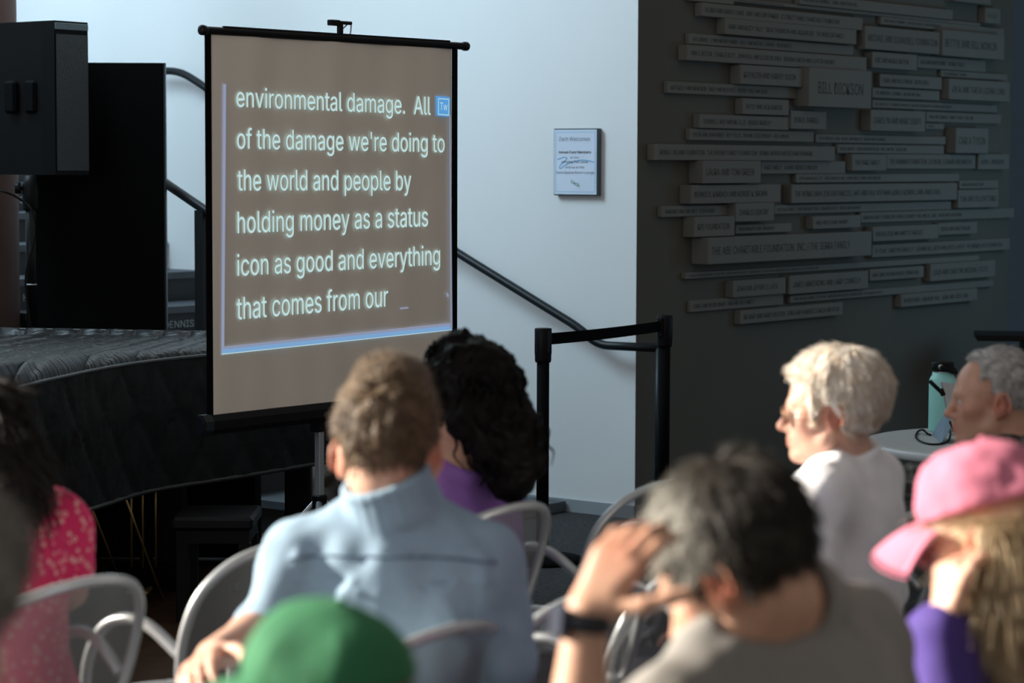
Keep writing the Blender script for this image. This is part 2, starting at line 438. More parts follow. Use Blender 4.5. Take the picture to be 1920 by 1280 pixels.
# ================================================================== SETTING
A_G = math.radians(38.05)
G = Vector((math.sin(A_G), math.cos(A_G), 0))          # along the grey wall, away from the corner
W = Vector((-math.cos(A_G), math.sin(A_G), 0))         # along the white wall, away from the corner
NG, NW = -W, -G                                        # the two walls' normals
UP = Vector((0, 0, 1))
CORNER = at(1191, 900, 11.5); CORNER.z = 0
def pslab(name, a, b, n, z0, z1, th, m):
    a, b = Vector(a), Vector(b); mb = MB(); q = [a, b, b-n*th, a-n*th]
    V = [p+UP*z0 for p in q]+[p+UP*z1 for p in q]
    mb.add(V, [(3, 2, 1, 0), (4, 5, 6, 7), (0, 1, 5, 4), (1, 2, 6, 5), (2, 3, 7, 6), (3, 0, 4, 7)])
    return struct(mb.build(name, m))
GEND = onplane(1894, 300, CORNER, NG); GLEN = (GEND-CORNER).dot(G)
pslab('wall_white', CORNER+W*0.001+NW*0.002, CORNER+W*7.2+NW*0.002, NW, 0, 5.2, 0.15, M['white_wall'])
pslab('wall_grey', CORNER, CORNER+G*GLEN, NG, 0, 5.2, 0.15, M['grey_wall'])
pslab('baseboard_white', CORNER+NW*0.012, CORNER+W*7.2+NW*0.012, NW, 0, 0.062, 0.012, M['baseboard'])
pslab('baseboard_grey', CORNER+NG*0.012, CORNER+G*GLEN+NG*0.012, NG, 0, 0.062, 0.012, M['grey_wall'])
bk = CORNER+G*(GLEN+0.9)-NG*0.5
pslab('wall_back', bk-NG*4.0, bk+NG*6.0, -G, 0, 5.2, 0.15, mat('back_wall_paint', (0.006, 0.011, 0.018), 0.9, var=0.05, spec=0.03))
pslab('wall_sun_block', Vector((-4.3, 17, 0)), Vector((-4.3, 6.52, 0)), Vector((1, 0, 0)), 0, 5.2, 0.15, M['white_wall'])  # unseen wall added to hold the sun to the front seats
fl = MB(); fl.add([(-4.5, -3, 0), (7, -3, 0), (7, 19, 0), (-0.55, 19, 0), (-0.55, 9.3, 0), (-1.0, 7.0, 0), (-4.5, 7.0, 0)], [(0, 1, 2, 3, 4, 5, 6)])
struct(fl.build('floor', M['carpet']))
fl = MB(); fl.add([(-4.5, 7.0, 0), (-1.0, 7.0, 0), (-0.55, 9.3, 0), (-0.55, 19, 0), (-4.5, 19, 0)], [(0, 1, 2, 3, 4)])
struct(fl.build('floor_wood', M['wood']))
# brown column at the far left
cb = at(-10, 400, 11.9)
mb = MB(); mb.lathe([(0.165, 0), (0.165, 5.2)], (at(33, 300, 11.9).x-0.165, 11.9, 0), 40)
struct(mb.build('column', M['brown'], smooth=True))

# staircase against the white wall, rising away to the left
def wallp(t, off, z): return CORNER+W*t+NW*off+UP*z
nose_t = [0.86+0.335*i for i in range(11)]
stair = thing('staircase', 'dark staircase climbing along the white wall behind the screen, lettered risers', 'staircase', wallp(2, 0.7, 0), world=True)
for i, t in enumerate(nose_t):
    z0, z1 = 0.158*i, 0.158*(i+1)
    mb = MB()
    q = [wallp(t, 0.03, 0), wallp(t, 1.45, 0), wallp(nose_t[-1]+0.6, 1.45, 0), wallp(nose_t[-1]+0.6, 0.03, 0)]
    mb.add([p+UP*z0 for p in q]+[p+UP*(z1-0.035) for p in q], [(0, 1, 5, 4), (1, 2, 6, 5), (2, 3, 7, 6), (3, 0, 4, 7), (4, 5, 6, 7), (3, 2, 1, 0)])
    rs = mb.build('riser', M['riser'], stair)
    if 3 <= i:
        for body, o0, o1 in ((('DENNIS AND KAREN', 0.66, 0.10),) if i % 2 else (('IN HONOR OF', 1.40, 1.02),)):
            p0, p1 = wallp(t, o0, z0+0.045), wallp(t, o1, z0+0.045)
            letters(body, p0+NG*0.002, p1+NG*0.002, UP, 0.036, 'H', 'lettering', M['risertext'], rs, 0.05)
    mb = MB()
    t1 = nose_t[i+1] if i < 10 else nose_t[-1]+0.6
    q = [wallp(t-0.03, 0.015, 0), wallp(t-0.03, 1.48, 0), wallp(t1, 1.48, 0), wallp(t1, 0.015, 0)]
    mb.add([p+UP*(z1-0.035) for p in q]+[p+UP*z1 for p in q], [(0, 1, 5, 4), (1, 2, 6, 5), (2, 3, 7, 6), (3, 0, 4, 7), (4, 5, 6, 7), (3, 2, 1, 0)])
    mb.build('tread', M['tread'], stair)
mb = MB(); q = [wallp(0.40, 0.02, 0), wallp(0.40, 1.48, 0), wallp(0.82, 1.48, 0), wallp(0.82, 0.02, 0)]
mb.add([p+UP*0.004 for p in q]+[p+UP*0.052 for p in q], [(0, 1, 5, 4), (1, 2, 6, 5), (2, 3, 7, 6), (3, 0, 4, 7), (4, 5, 6, 7), (3, 2, 1, 0)]); mb.build('landing', M['tread'], stair)
# handrail along the wall
RO = CORNER+NW*0.09
rp = [onplane(x, y, RO, NW) for x, y in ((290, 133), (338, 133), (858, 474), (1085, 614), (1122, 647), (1180, 650))]
rail_end = rp[-1]+NG*0.0-W*0.0
rp[-1] = onplane(1236, 652, RO, NW)
hr = thing('handrail', 'slim dark metal handrail sloping down the white wall, ending behind the rope barrier', 'handrail', (rp[3].x, rp[3].y, 0), world=True)
def rounded(pts, r=0.06, n=5):
    P = [Vector(p) for p in pts]; out = [P[0]]
    for i in range(1, len(P)-1):
        a, b, c = P[i-1], P[i], P[i+1]; u, v = (a-b), (c-b); d = min(r, u.length*0.45, v.length*0.45)
        p, q = b+u.normalized()*d, b+v.normalized()*d
        for k in range(n+1):
            t = k/n; out.append(p*(1-t)**2+b*2*t*(1-t)+q*t*t)
    return out+[P[-1]]
mb = MB(); mb.tube(rounded(rp, 0.09), 0.021, 10); mb.build('rail', M['railgrey'], hr, True)
e = rp[-1]
mb = MB(); mb.tube([e, (e.x, e.y, 0)], 0.02, 10); mb.build('newel_post', M['railgrey'], hr, True)
for tt in (1.3, 2.3):
    p = rp[3]+(rp[1]-rp[3])*(tt/2.6)
    mb = MB(); mb.tube([p-UP*0.015, p-UP*0.06, p-UP*0.06-NW*0.09], 0.008, 8); mb.build('bracket', M['railgrey'], hr, True)
# railing on the open side of the stair
R2 = CORNER+NW*1.40
q0 = onplane(250, 302, R2, NW); q1 = onplane(392, 399, R2, NW); dv = (q1-q0)
q2 = q1+dv*2.5
r2 = thing('stair_railing', 'dark stair railing with flat post behind the projection screen, left of its edge', 'railing', (q1.x, q1.y, 0), world=True)
mb = MB(); mb.tube([q0, q1, q2], 0.022, 10); mb.build('rail', M['railgrey'], r2, True)
pp = onplane(380, 392, R2, NW)
for k in range(3):
    p = pp+dv*(k*1.15) if k else pp
    zt = 0.158*max(0, math.floor(((p-CORNER).dot(W)-0.86)/0.335)+1)
    mb = MB(); mb.box((p.x, p.y, (p.z+zt)/2), (0.055, 0.055, p.z-zt-0.01), Matrix.Rotation(-A_G, 3, 'Z')); mb.build('post', M['railgrey'], r2)

# ------------------------------------------------------------------ framed notice on the white wall
FP = CORNER+NW*0.032
def wq(x, y): return onplane(x, y, FP, NW)
tl, tr, bl, br = wq(1038, 241), wq(1121, 240.5), wq(1038, 366), wq(1121, 366.5)
fw = (tr-tl).dot(-W); fh = tl.z-bl.z; fc = (tl+br)/2; fc.z = (tl.z+bl.z)/2
RW = Matrix((tuple(-W), tuple(-NW), tuple(UP))).transposed()
notice = thing('framed_notice', 'small white framed notice with blue border hanging on the white wall', 'notice', (fc.x, fc.y, fc.z), world=True)
mb = MB(); mb.box(fc-NW*0.014, (fw, 0.030, fh), RW, 0.003); mb.build('frame', mat('frame_dark', (0.06, 0.09, 0.11), 0.4, var=0.05), notice)
mb = MB(); mb.box(fc+NW*0.0015, (fw-0.012, 0.003, fh-0.012), RW); sheet = mb.build('sheet', M['paper'], notice)
mb = MB()
for (dx, dz, sx, sz) in ((0, fh/2-0.018, fw-0.03, 0.002), (0, -fh/2+0.018, fw-0.03, 0.002), (-fw/2+0.015, 0, 0.002, fh-0.035), (fw/2-0.015, 0, 0.002, fh-0.035)):
    mb.box(fc-W*dx+UP*dz+NW*0.0034, (sx, 0.0006, sz), RW)
mb.build('border_line', M['inkblue'], sheet)
def nline(body, y, x0, x1, h, m, ref='h'):
    tb = MB(); a, b = wq(x0, y), wq(x1, y); a.z = b.z = (a.z+b.z)/2
    letters(body, a+NW*0.0042, b+NW*0.0042, UP, h, ref, 'lettering', M[m], sheet, 0.016)
nline('Zach Welcomes', 264, 1049, 1107, 0.019, 'inkgrey')
nline('Annual Fund Members', 287.5, 1048, 1109, 0.012, 'ink'); nline('Annual Fund Members', 287.3, 1048.2, 1109.2, 0.012, 'ink')
nline('at the', 297, 1070, 1086, 0.010, 'inkgrey')
nline('Jumping Fish Level', 305.5, 1053, 1103, 0.012, 'ink')
nline('and up to the', 315.5, 1061, 1096, 0.011, 'inkgrey')
nline('Serra Skyline Donor Lounge', 325.5, 1044, 1115, 0.012, 'inkgrey')
tb = MB(); a, b = wq(1071, 342), wq(1087, 352); text_on(tb, 'zach', a+NW*0.0042, b+NW*0.0042, UP, 0.02, 'h'); tb.build('lettering', M['inkgreen'], sheet)
sw = [wq(x, y)+NW*0.0036 for x, y in ((1046, 299), (1058, 295), (1064, 297), (1057, 304), (1050, 312), (1052, 316), (1062, 309), (1076, 303), (1095, 300), (1115, 304))]
mb = MB(); P = smooth_path(sw, 5); mb.tube(P, 0.003, 6)
V = [Vector(p)-NW*((Vector(p)-FP).dot(NW)-0.0036)*0.9 for p in mb.v]; mb.v = [tuple(p) for p in V]
mb.build('swoosh', M['inkblue'], sheet)

# ------------------------------------------------------------------ lettered donor blocks on the grey wall
# (front-face left x, top y, bottom y at that edge, right x, depth in mm, lettering)
BLK = [
 (1290,-22,1,1376,25,'GRACE AND RAY'), (1376,-13,7,1839,25,'KATHRYN AND PAUL BUSH   GLENDA AND MARK FLAGG   ATHON FAMILY   SUSAN PARKER AND DAVID   WENDY COBURN'),
 (1500,-12,8,1787,38,'JANE AND BILL RANDALL   CAROL AND PETER HALL'), (1790,-22,2,1858,60,'MARY HERR'),
 (1316,4.5,31,1621,44,'GLORIA AND HARVEY EVANS   BART AND CODY PARKER   JC STREETT FAMILY CHARITABLE FOUNDATION'),
 (1360,34,64,1606,54,'MARY AND RUSTY TALLY   TRISA THOMPSON AND JACK MCGEE   THE WHEELER FAMILY'),
 (1292,62,82.5,1600,25,'JOE JIMENEZ   LYNN AND ROY HARRIS   SALLY AND MICHAEL CANNON   HELEN WHITE'),
 (1289,83.5,115.5,1625,57,'ANN S. BUTLER   CHARLES BUTT   JOHN PAUL AND ELOISE DEJORIA   DEBORAH GREEN AND CLAYTON ANIERES'),
 (1388.5,121,157.5,1516,64,'KATHLEEN AND HARVEY GUION'), (1517.6,126.5,199.5,1634,100,'BILL DICKSON'),
 (1251.6,152,174.5,1500,25,'KATE KELLY AND BRIAN REID   EMILY AND ROSS HOLT   BEVERLY DALE AND JULIO'),
 (1393,184,214,1479,50,'PATSY AND JACK MARTIN'), (1312,214,240,1483,41,'THOMAS E. MAY AND DR. ELLIS   DENISE BRADLEY'),
 (1484,207,241.5,1549.5,55,'DON D. HARRILL'), (1293,241,262.6,1526,27,'SYLVIA AND JOHN DORSEY   BETTY ELLIS   TIM AND LESLIE DOHERTY   GAIL HUDSON'),
 (1231,270,302,1565.5,57,'NONA F. NILAND FOUNDATION   THE SHEENEY FAMILY FOUNDATION   DONNA SNYDER AND RICHARD DENMARK'),
 (1318,301,344,1426.6,85,'LAURA AND TOM GREEN'), (1427,301,326,1585,30,'HART FAMILY   JOANNE BRIDGES AND KEN'),
 (1296,347,384,1463.6,70,'DENNIS B. KARBACH AND ROBERT K. BROWN'),
 (1484.7,346,381,1794.6,57,'THE WINKELMAN ZEBLAIN FAMILIES, AMY AND PAUL HOFFMAN, KIMELA KENDALL AND JAMES PAUL'),
 (1241,386.5,408.7,1378,28,'MARGARET AND CARL WEST   ELLEN HOBBS'), (1380,381,416,1451.7,75,'CHARLES GENTRY'),
 (1452,384.6,401.7,1783,28,'THE COLE FAMILY   LEWIS AND ROSE FINCH   GERALDINE HATCH   PENNY AND SAM WEBB'),
 (1302,406.7,444.7,1379,70,'KPI FOUNDATION'), (1379.5,421,438.5,1484,30,'ROBIN AND KENT LEWIS   MARIAN DAY'),
 (1524.6,405.5,429.5,1613.5,50,'MIKE AND SUZANNE GRANDEY'), (1614,398,418,1901,28,'MADISON FAMILY FOUNDATION   DANIELLE KENNEDY   PAUL AND JILL LARGE   DAVID AND SUSAN CRANE'),
 (1328,446,496,1634,100,'THE ABE CHARITABLE FOUNDATION, INC. / THE SERRA FAMILY'),
 (1637,425,453,1759.5,57,'DAN BULLOCK AND ANNETTE CARLOZZI'), (1760,418,441,1832,45,'ROGER AND NANCY DUGAN'),
 (1635.5,459,483,1893,40,'ST TEXAS   CAROLYN R. BARTLETT   SUZANNE BELL, KEITH AND JOYCE A. BOOTH   THE BRINKER LATCH FOUNDATION'),
 (1286,511,533,1835,28,'LAURA BETH AND PAUL ROBERTS   SUE HATFIELD   KENNETH AND HELEN BAILEY   CORY AND SYBIL   ELIZABETH BERG   ROBIN BRENNAN   KATIE AND DON SELLERS   THE CHANDLER FUND'),
 (1375,526,558,1473,50,'JOAN AND JEFFREY S. LATA'), (1481,516.6,552,1628,57,'JAMES ARMSTRONG AND LARRY CONNELLY'),
 (1631,505,527,1732,40,'MARY AND CHATMAN WEBER   DONNA FALK'), (1745,495,527.5,1866,50,"LOUIS AND CHRISTINE MESSINA / TITO'S"),
 (1294,563,585.6,1469,20,'CAROL AND DAVID ADAMS   PAM AND JOE GARRETT'), (1482,554,571.5,1862,28,'CAROL AND EARL GORDON   STEVEN HALE   MARIANNE AND DON CLINE   BARBARA ODOM   GARY AND KATHY WYATT'),
 (1388.5,582,608,1580,40,'DR. MARY AND HARRY HOLSTEIN   SONIA AND HUMBERTO GARCIA AND PETER'), (1690,552,576,1832,45,'DAVID POWELL AND RENE PAUL   JAIME AND JOSIE LUNA'),
 (1652,31,50,1883,28,'JAMES AND BETSY BIRDWELL   BOB AND VICKI DAVIS   MARY AND DAVID HILL'),
 (1623,48,91.5,1762,60,'MICHAEL AND SUSAN DELL FOUNDATION'), (1768,55,104,1883,75,'BETTYE AND BILL NOWLIN'),
 (1636,96.5,127,1719.6,55,'ERIC AND MARIA GROTEN'), (1720.5,104,127,1848,30,'JACK AND MARY BYRNE   THOMAS FINLEY'),
 (1848,14,43,1876,50,'H-E-B'), (1650,138,162,1766,35,'CAROL AND PHIL POWERS   KEVIN CREEL'),
 (1636,164,183,1762,25,'THE ANDERSON   A. WARREN   JIM AND ANN TRAIL'), (1765,131,144,1889,25,'WILLIAM AND MARCY   TOM RAND'),
 (1780,147,186,1893,70,'JOE R. AND TERESA LOZANO LONG'), (1636,187,202,1870,28,'MILLS AND STACY   THE NARROW FOUNDATION   SARA AND FRED AND DOROTHY BROWNING AND CAROLINE'),
 (1633,205,245,1735,65,'CAROLYN AND MARC SERIFF'), (1737,209,228,1877,28,'HANS AND LORRAINE   HENRY F. RAUCH   SUE LANE'),
 (1736,231,242,1770,28,'RED RIVER'), (1530,251,267,1773,25,'STEVE AND SALLY LINN   ABIGAIL AND BRIAN COX   MIRIAM AND ED HARDING'),
 (1793,239.5,287,1853,75,'CARLA TYSON'), (1570,270,287,1770,25,'BECKY AND PAT   SIMON AND GWEN BLAIR   ADELE AND ART   JACQUELINE'),
 (1598,288.6,320,1662,57,'THE PARK FAMILY'), (1662.5,288.6,316.6,1829,40,'THE HAMMAN FOUNDATION, LEO DEAN, LEONARD AND MARTHA'),
 (1835,288.6,317.5,1892,50,'JOHN E. ANDERSON'), (1493,325,342.6,1798,28,'PETER AND MAGGIE LOTT   JUDITH AND PHIL GRAY   BONNIE MILLS   DANIEL AND TERRY RAE'),
 (1799,338,354,1872,28,'MORGAN AND PRICE FUND'), (1797,356,390,1872,57,'TOM AND COLLEEN TERKEL'),
]
rects = []
for (xl, yt, yb, xr, dp, body) in BLK:
    p0 = CORNER+NG*(dp/1000); a, b, c = onplane(xl, yt, p0, NG), onplane(xl, yb, p0, NG), onplane(xr, (yt+yb)/2, p0, NG)
    rects.append([(a-p0).dot(G), (c-p0).dot(G), b.z, a.z, dp/1000, body])
# blocks do not share space: the shallower one stops where a deeper one stands
order = sorted(range(len(rects)), key=lambda i: -rects[i][4])
for ii, i in enumerate(order):
    A = rects[i]
    for j in order[ii+1:]:
        B = rects[j]; ou = min(A[1], B[1])-max(A[0], B[0]); ov = min(A[3], B[3])-max(A[2], B[2])
        if ou <= 0 or ov <= 0: continue
        opts = [(B[1]-A[0], 'u1'), (A[1]-B[0], 'u0'), ((B[3]-A[2])*3, 'v1'), ((A[3]-B[2])*3, 'v0')]
        o = min(opts)[1]
        if o == 'u1': B[1] = A[0]-0.002
        elif o == 'u0': B[0] = A[1]+0.002
        elif o == 'v1': B[3] = A[2]-0.001
        else: B[2] = A[3]+0.001
ORD = 'first second third fourth fifth sixth seventh eighth ninth tenth eleventh twelfth thirteenth fourteenth fifteenth sixteenth seventeenth eighteenth nineteenth twentieth'.split()
ORD += ['twenty-'+o for o in ORD[:9]]
rank = {}
zones = ('left', 'middle', 'right')
def zone(i): return 0 if BLK[i][0] < 1400 else 1 if BLK[i][0] < 1690 else 2
for zi in range(3):
    for k, i in enumerate(sorted([i for i in range(len(BLK)) if zone(i) == zi], key=lambda i: BLK[i][1]+BLK[i][2])): rank[i] = k
RG = Matrix((tuple(G), tuple(-NG), tuple(UP))).transposed()
for i, (u0, u1, v0, v1, dp, body) in enumerate(rects):
    base = CORNER+G*((u0+u1)/2)+UP*v0
    wd = 'deep' if dp >= 0.05 else 'shallow'; ln = 'long' if u1-u0 > 1.4 else 'short' if u1-u0 < 0.62 else 'medium'
    lab = '%s %s grey lettered block, %s from top of those starting in the %s third' % (wd, ln, ORD[rank[i]], zones[zone(i)])
    big = {'BILL DICKSON': 'large square grey block with the biggest lettering on the dark wall',
           'THE ABE CHARITABLE FOUNDATION, INC. / THE SERRA FAMILY': 'longest deep grey block, lettered with a charitable foundation, low on the dark wall',
           'KPI FOUNDATION': 'short deep grey block reading FOUNDATION, just above the longest deep block',
           'DON D. HARRILL': 'small grey block tucked just below the large square block, lower left corner'}.get(body, lab)
    t = thing('donor_block', big, 'name block', base, group='lettered donor blocks on the grey wall', world=True)
    mb = MB(); mb.box(CORNER+G*((u0+u1)/2)+UP*((v0+v1)/2)+NG*(dp/2+0.0008), (u1-u0, dp, v1-v0), RG, 0.0025); mb.build('block', M['block'], t)
    tb = MB(); hgt = (v1-v0)*(0.34 if dp < 0.05 else 0.30); L = u1-u0
    V, _ = text_mesh(body); natural = (V[:, 0].max()-V[:, 0].min())/0.73*hgt
    ln = min(L*0.93, natural*1.15) if natural > L*0.5 else natural*1.25
    s0 = min(0.03, (L-ln)/2) if body != 'BILL DICKSON' else (L-ln)/2
    zb = (v0+v1)/2-hgt*0.5
    pa = CORNER+G*(u0+s0)+UP*zb+NG*(dp+0.0018)
    letters(body, pa, pa+G*ln, UP, hgt, 'H', 'lettering', M['block_text'], t, max(0.018, 0.4*hgt))
# dark counter ledge at the right end of the grey wall
lp = at(1880, 630, 13.6)
ledge = thing('counter_ledge', 'dark thin counter ledge jutting in at the right edge behind the seated man', 'ledge', (lp.x+0.1, lp.y-0.05, 0), world=True)
mb = MB(); mb.box(lp+Vector((0.10, 0, 0)), (0.50, 0.35, 0.035), Matrix.Rotation(math.radians(-8), 3, 'Z'), 0.004); mb.build('ledge_top', M['blackm'], ledge)
mb = MB(); mb.box((lp.x+0.16, lp.y+0.02, (lp.z-0.03)/2), (0.10, 0.10, lp.z-0.03)); mb.build('pedestal', M['blackm'], ledge)

# ------------------------------------------------------------------ projection screen on a tripod
SA = math.radians(38.5); SD = Vector((math.sin(SA), math.cos(SA), 0)); SN = Vector((math.cos(SA), -math.sin(SA), 0))
S0 = at(403, 779, 8.7); S0 = Vector((S0.x, S0.y, 0))
def sq(x, y, off=0.0): return onplane(x, y, S0, SN)+SN*off
def suv(x, y): p = sq(x, y); return (p-S0).dot(SD), p.z
uL, _ = suv(387, 420); uR, _ = suv(857, 420); fL, _ = suv(397.5, 420); fR, _ = suv(848, 420)
_, zT = suv(400, 66); _, zB = suv(403, 781); _, zBR = suv(845, 735)
def sp(u, z, off=0.0): return S0+SD*u+UP*z+SN*off
mid = (uL+uR)/2
scr = thing('projection_screen', 'portable tripod projection screen showing white caption text on a brownish sheet', 'projection screen', sp(mid, 0), world=True)
nu, nz = 60, 50; V = []; Fq = []
for j in range(nz+1):
    for i in range(nu+1):
        u = fL+(fR-fL)*i/nu; z = zB-0.02+(zT-zB+0.04)*j/nz
        o = 0.004*math.sin(u*13+0.6*math.sin(z*2))*(0.4+0.6*(j/nz))+0.0015*math.sin(u*31+1.0)
        V.append(sp(u, z, o))
for j in range(nz):
    for i in range(nu): Fq.append((j*(nu+1)+i, j*(nu+1)+i+1, (j+1)*(nu+1)+i+1, (j+1)*(nu+1)+i))
sheet = link('sheet', V, Fq, M['fabric'], scr, True)
for (a, b) in ((uL, fL), (fR, uR)):
    mb = MB(); nn = 20
    VV = []
    for j in range(nn+1):
        z = zB-0.02+(zT-zB+0.04)*j/nn
        VV += [sp(a, z, 0.0015), sp(b, z, 0.0015), sp(b, z, -0.004), sp(a, z, -0.004)]
    ff = []
    for j in range(nn):
        for k in range(4): ff.append((j*4+k, j*4+(k+1) % 4, j*4+4+(k+1) % 4, j*4+4+k))
    mb.add(VV, ff); mb.build('border_band', M['blackmatte'], sheet)
tu0, _ = suv(381, 60); tu1, _ = suv(872, 91)
zt = zT+0.016
mb = MB(); mb.tube([sp(tu0, zt), sp(tu1, zt)], 0.0145, 14); mb.box(sp((tu0+tu1)/2, zt+0.012), (0.86*(tu1-tu0), 0.016, 0.014), Matrix((tuple(SD), tuple(-SN), tuple(UP))).transposed()); mb.build('top_rod', M['black'], scr, False)
RS = Matrix((tuple(SD), tuple(-SN), tuple(UP))).transposed()
for u in (tu0, tu1):
    s = -1 if u == tu0 else 1
    mb = MB(); mb.lathe([(0.017, -0.012), (0.0185, -0.004), (0.0185, 0.010), (0.012, 0.016)], sp(u, zt), 16, SD*s); mb.build('end_cap', M['blackm'], scr, True)
cu0, cz = suv(402, 797); cz = suv(388, 797)[1]
ce = suv(372, 797)[0]
oct_ = [(0.034*math.cos(PI/8+k*PI/4), 0.042*math.sin(PI/8+k*PI/4)) for k in range(8)]

oc = [SN*a+UP*b for a, b in oct_]
def octbar(m_, u0, u1, sc_): 
    A_ = [sp(u0, cz)+o*sc_ for o in oc]; B_ = [sp(u1, cz)+o*sc_ for o in oc]
    m_.add(A_+B_, [tuple(range(8)), tuple(range(15, 7, -1))]+[(i, 8+i, 8+(i+1) % 8, (i+1) % 8) for i in range(8)])
mb = MB(); octbar(mb, ce+0.05, tu1+0.01, 0.92); mb.build('roller_case', M['black'], scr)
for (a, b) in ((ce, ce+0.05), (tu1+0.01, tu1+0.06)):
    mb = MB(); octbar(mb, a+0.008, b, 1.0); octbar(mb, a, a+0.009, 0.86); mb.build('case_end', M['railgrey'], scr)
# hanging hook at the top
hk0 = suv(636, 70)[0]
hk = MB(); hz = zt+0.02
hk.box(sp(hk0-0.03, hz+0.038), (0.055, 0.022, 0.022), RS, 0.003); hk.box(sp(hk0+0.005, hz+0.016), (0.02, 0.02, 0.04), RS, 0.003)
hk.box(sp(hk0+0.03, hz+0.040), (0.075, 0.016, 0.013), RS, 0.003); hook = hk.build('hook', M['black'], scr)
hk = MB(); hk.tube(rounded([sp(hk0+0.0, hz-0.01), sp(hk0+0.012, hz+0.012), sp(hk0+0.06, hz+0.045), sp(hk0+0.068, hz+0.03), sp(hk0+0.062, hz-0.003), sp(hk0-0.02, hz-0.008)], 0.012), 0.0028, 8); hk.build('wire_loop', M['steel'], hook, True)
# tripod
pu = suv(615, 810)[0]; pb = -0.045
mb = MB(); mb.box(sp(pu, (zt+0.22)/2, pb), (0.028, 0.028, zt-0.22), RS, 0.003); mb.build('pole', M['steel'], scr)
mb = MB(); mb.box(sp(pu, cz-0.055, pb), (0.06, 0.05, 0.05), RS, 0.005); mb.build('clamp', M['black'], scr)
mb = MB(); mb.box(sp(pu, 0.40, pb), (0.045, 0.045, 0.06), RS, 0.005); mb.build('hub', M['black'], scr)
for k in range(3):
    a = 2*PI*k/3+0.5; d = Vector((math.cos(a), math.sin(a), 0))
    mb = MB(); mb.tube([sp(pu, 0.40, pb)+d*0.02, sp(pu, 0.012, pb)+d*0.42], 0.012, 8); lg = mb.build('leg', M['steel'], scr, True)
    mb = MB(); mb.tube([sp(pu, 0.03, pb)+d*0.40, sp(pu, 0.008, pb)+d*0.43], 0.016, 8); mb.build('rubber_foot', M['black'], lg, True)
# projected picture
LINES = [('environmental damage.  All', 441, 200, 805, 215.5, 37), ('of the damage we\'re doing to', 442, 278.5, 831, 285.5, 38), ('the world and people by', 443, 357, 768.5, 356.5, 39.5),
         ('holding money as a status', 443, 437, 800, 424, 40.5), ('icon as good and everything', 442.5, 517, 822.5, 496, 40), ('that comes from our', 441.5, 599, 725, 574, 41.5)]
for body, x0, y0, x1, y1, hp in LINES:
    a, b = sq(x0, y0, 0.0075), sq(x1, y1, 0.0075); top = sq(x0, y0-hp, 0.0075)
    letters(body, a, b, UP, top.z-a.z, 'h', 'caption_word', M['glowtext'], sheet, 0.007)
def quad(mb, pts, off=0.0068): mb.add([sq(x, y, off) for x, y in pts], [tuple(range(len(pts)))])
mb = MB(); quad(mb, [(416, 157), (421.5, 158), (418, 652), (413, 664)]); mb.build('projected_edge', M['glowpale'], sheet)
mb = MB(); quad(mb, [(839.5, 215), (842.5, 215), (846, 616), (842, 616)]); mb.build('projected_edge', M['glowdim'], sheet)
for k in range(5):
    t0, t1 = k/5, (k+0.78)/5
    mb = MB(); quad(mb, [(414, 650+13*t0), (845, 605+13*t0), (845, 605+13*t1), (414, 650+13*t1)]); mb.build('projected_band', M['glowblue'] if k > 1 else M['glowpale'], sheet)
mb = MB(); quad(mb, [(413, 663), (846, 617.5), (846, 618.5), (413, 664.5)]); mb.build('projected_band', M['glowtext'], sheet)
mb = MB(); quad(mb, [(815, 180), (841.5, 182), (841, 219), (816, 217)]); ic = mb.build('projected_icon', M['glowicon'], sheet)
mb = MB()
for q in ([(819, 184), (839, 185.5), (839, 187), (819, 185.5)], [(819, 213.5), (839, 215), (839, 216.5), (819, 215)], [(819, 184), (820, 184), (820, 215), (819, 215)], [(838, 185.5), (839, 185.5), (839, 216), (838, 216)]): quad(mb, q, 0.0078)
text_on(mb, 'Tw', sq(822.5, 206, 0.0078), sq(836, 207, 0.0078), UP, sq(822, 192, 0).z-sq(822, 206, 0).z, 'T'); mb.build('icon_lettering', M['glowtext'], sheet)
mb = MB(); quad(mb, [(748, 577), (763.5, 575.5), (763.5, 578), (748, 579.5)]); quad(mb, [(835.5, 547), (840, 553), (838, 554), (839, 558), (837.5, 558.5), (836.8, 555), (835.5, 556)]); mb.build('projected_cursor', M['glowpale'], sheet)

# ------------------------------------------------------------------ rope-barrier posts with belt
def stanchion(x, ytop, H, label):
    d = ray(x, ytop); Y = (H-CAM.z)/d.z*d.y; p = at(x, ytop, Y)
    t = thing('barrier_post', label, 'barrier post', (p.x, p.y, 0), 0, 'belt barrier posts by the wall corner', world=True)
    mb = MB(); mb.lathe([(0.0265, 0.02), (0.0265, H-0.11)], (p.x, p.y, 0), 24); mb.build('pole', M['blackmatte'], t, True)
    mb = MB(); mb.lathe([(0.17, 0.0), (0.175, 0.008), (0.165, 0.02), (0.05, 0.034), (0.03, 0.05), (0.027, 0.06)], (p.x, p.y, 0), 36); mb.build('base', M['blackmatte'], t, True)
    mb = MB(); mb.lathe([(0.033, H-0.145), (0.035, H-0.135), (0.035, H-0.115), (0.0365, H-0.105), (0.0365, H-0.004), (0.034, H)], (p.x, p.y, 0), 24); head = mb.build('head', M['black'], t, True)
    return p, t, head
pa, ta, ha = stanchion(1018.5, 615, 1.0, 'black belt barrier post beside the curly dark-haired person')
pb_, tb_, hb = stanchion(1246.5, 591, 1.0, 'black belt barrier post standing in front of the dark grey wall')
dv = (Vector((pb_.x, pb_.y, 0))-Vector((pa.x, pa.y, 0))); dn = dv.normalized(); sn = Vector((dn.y, -dn.x, 0))
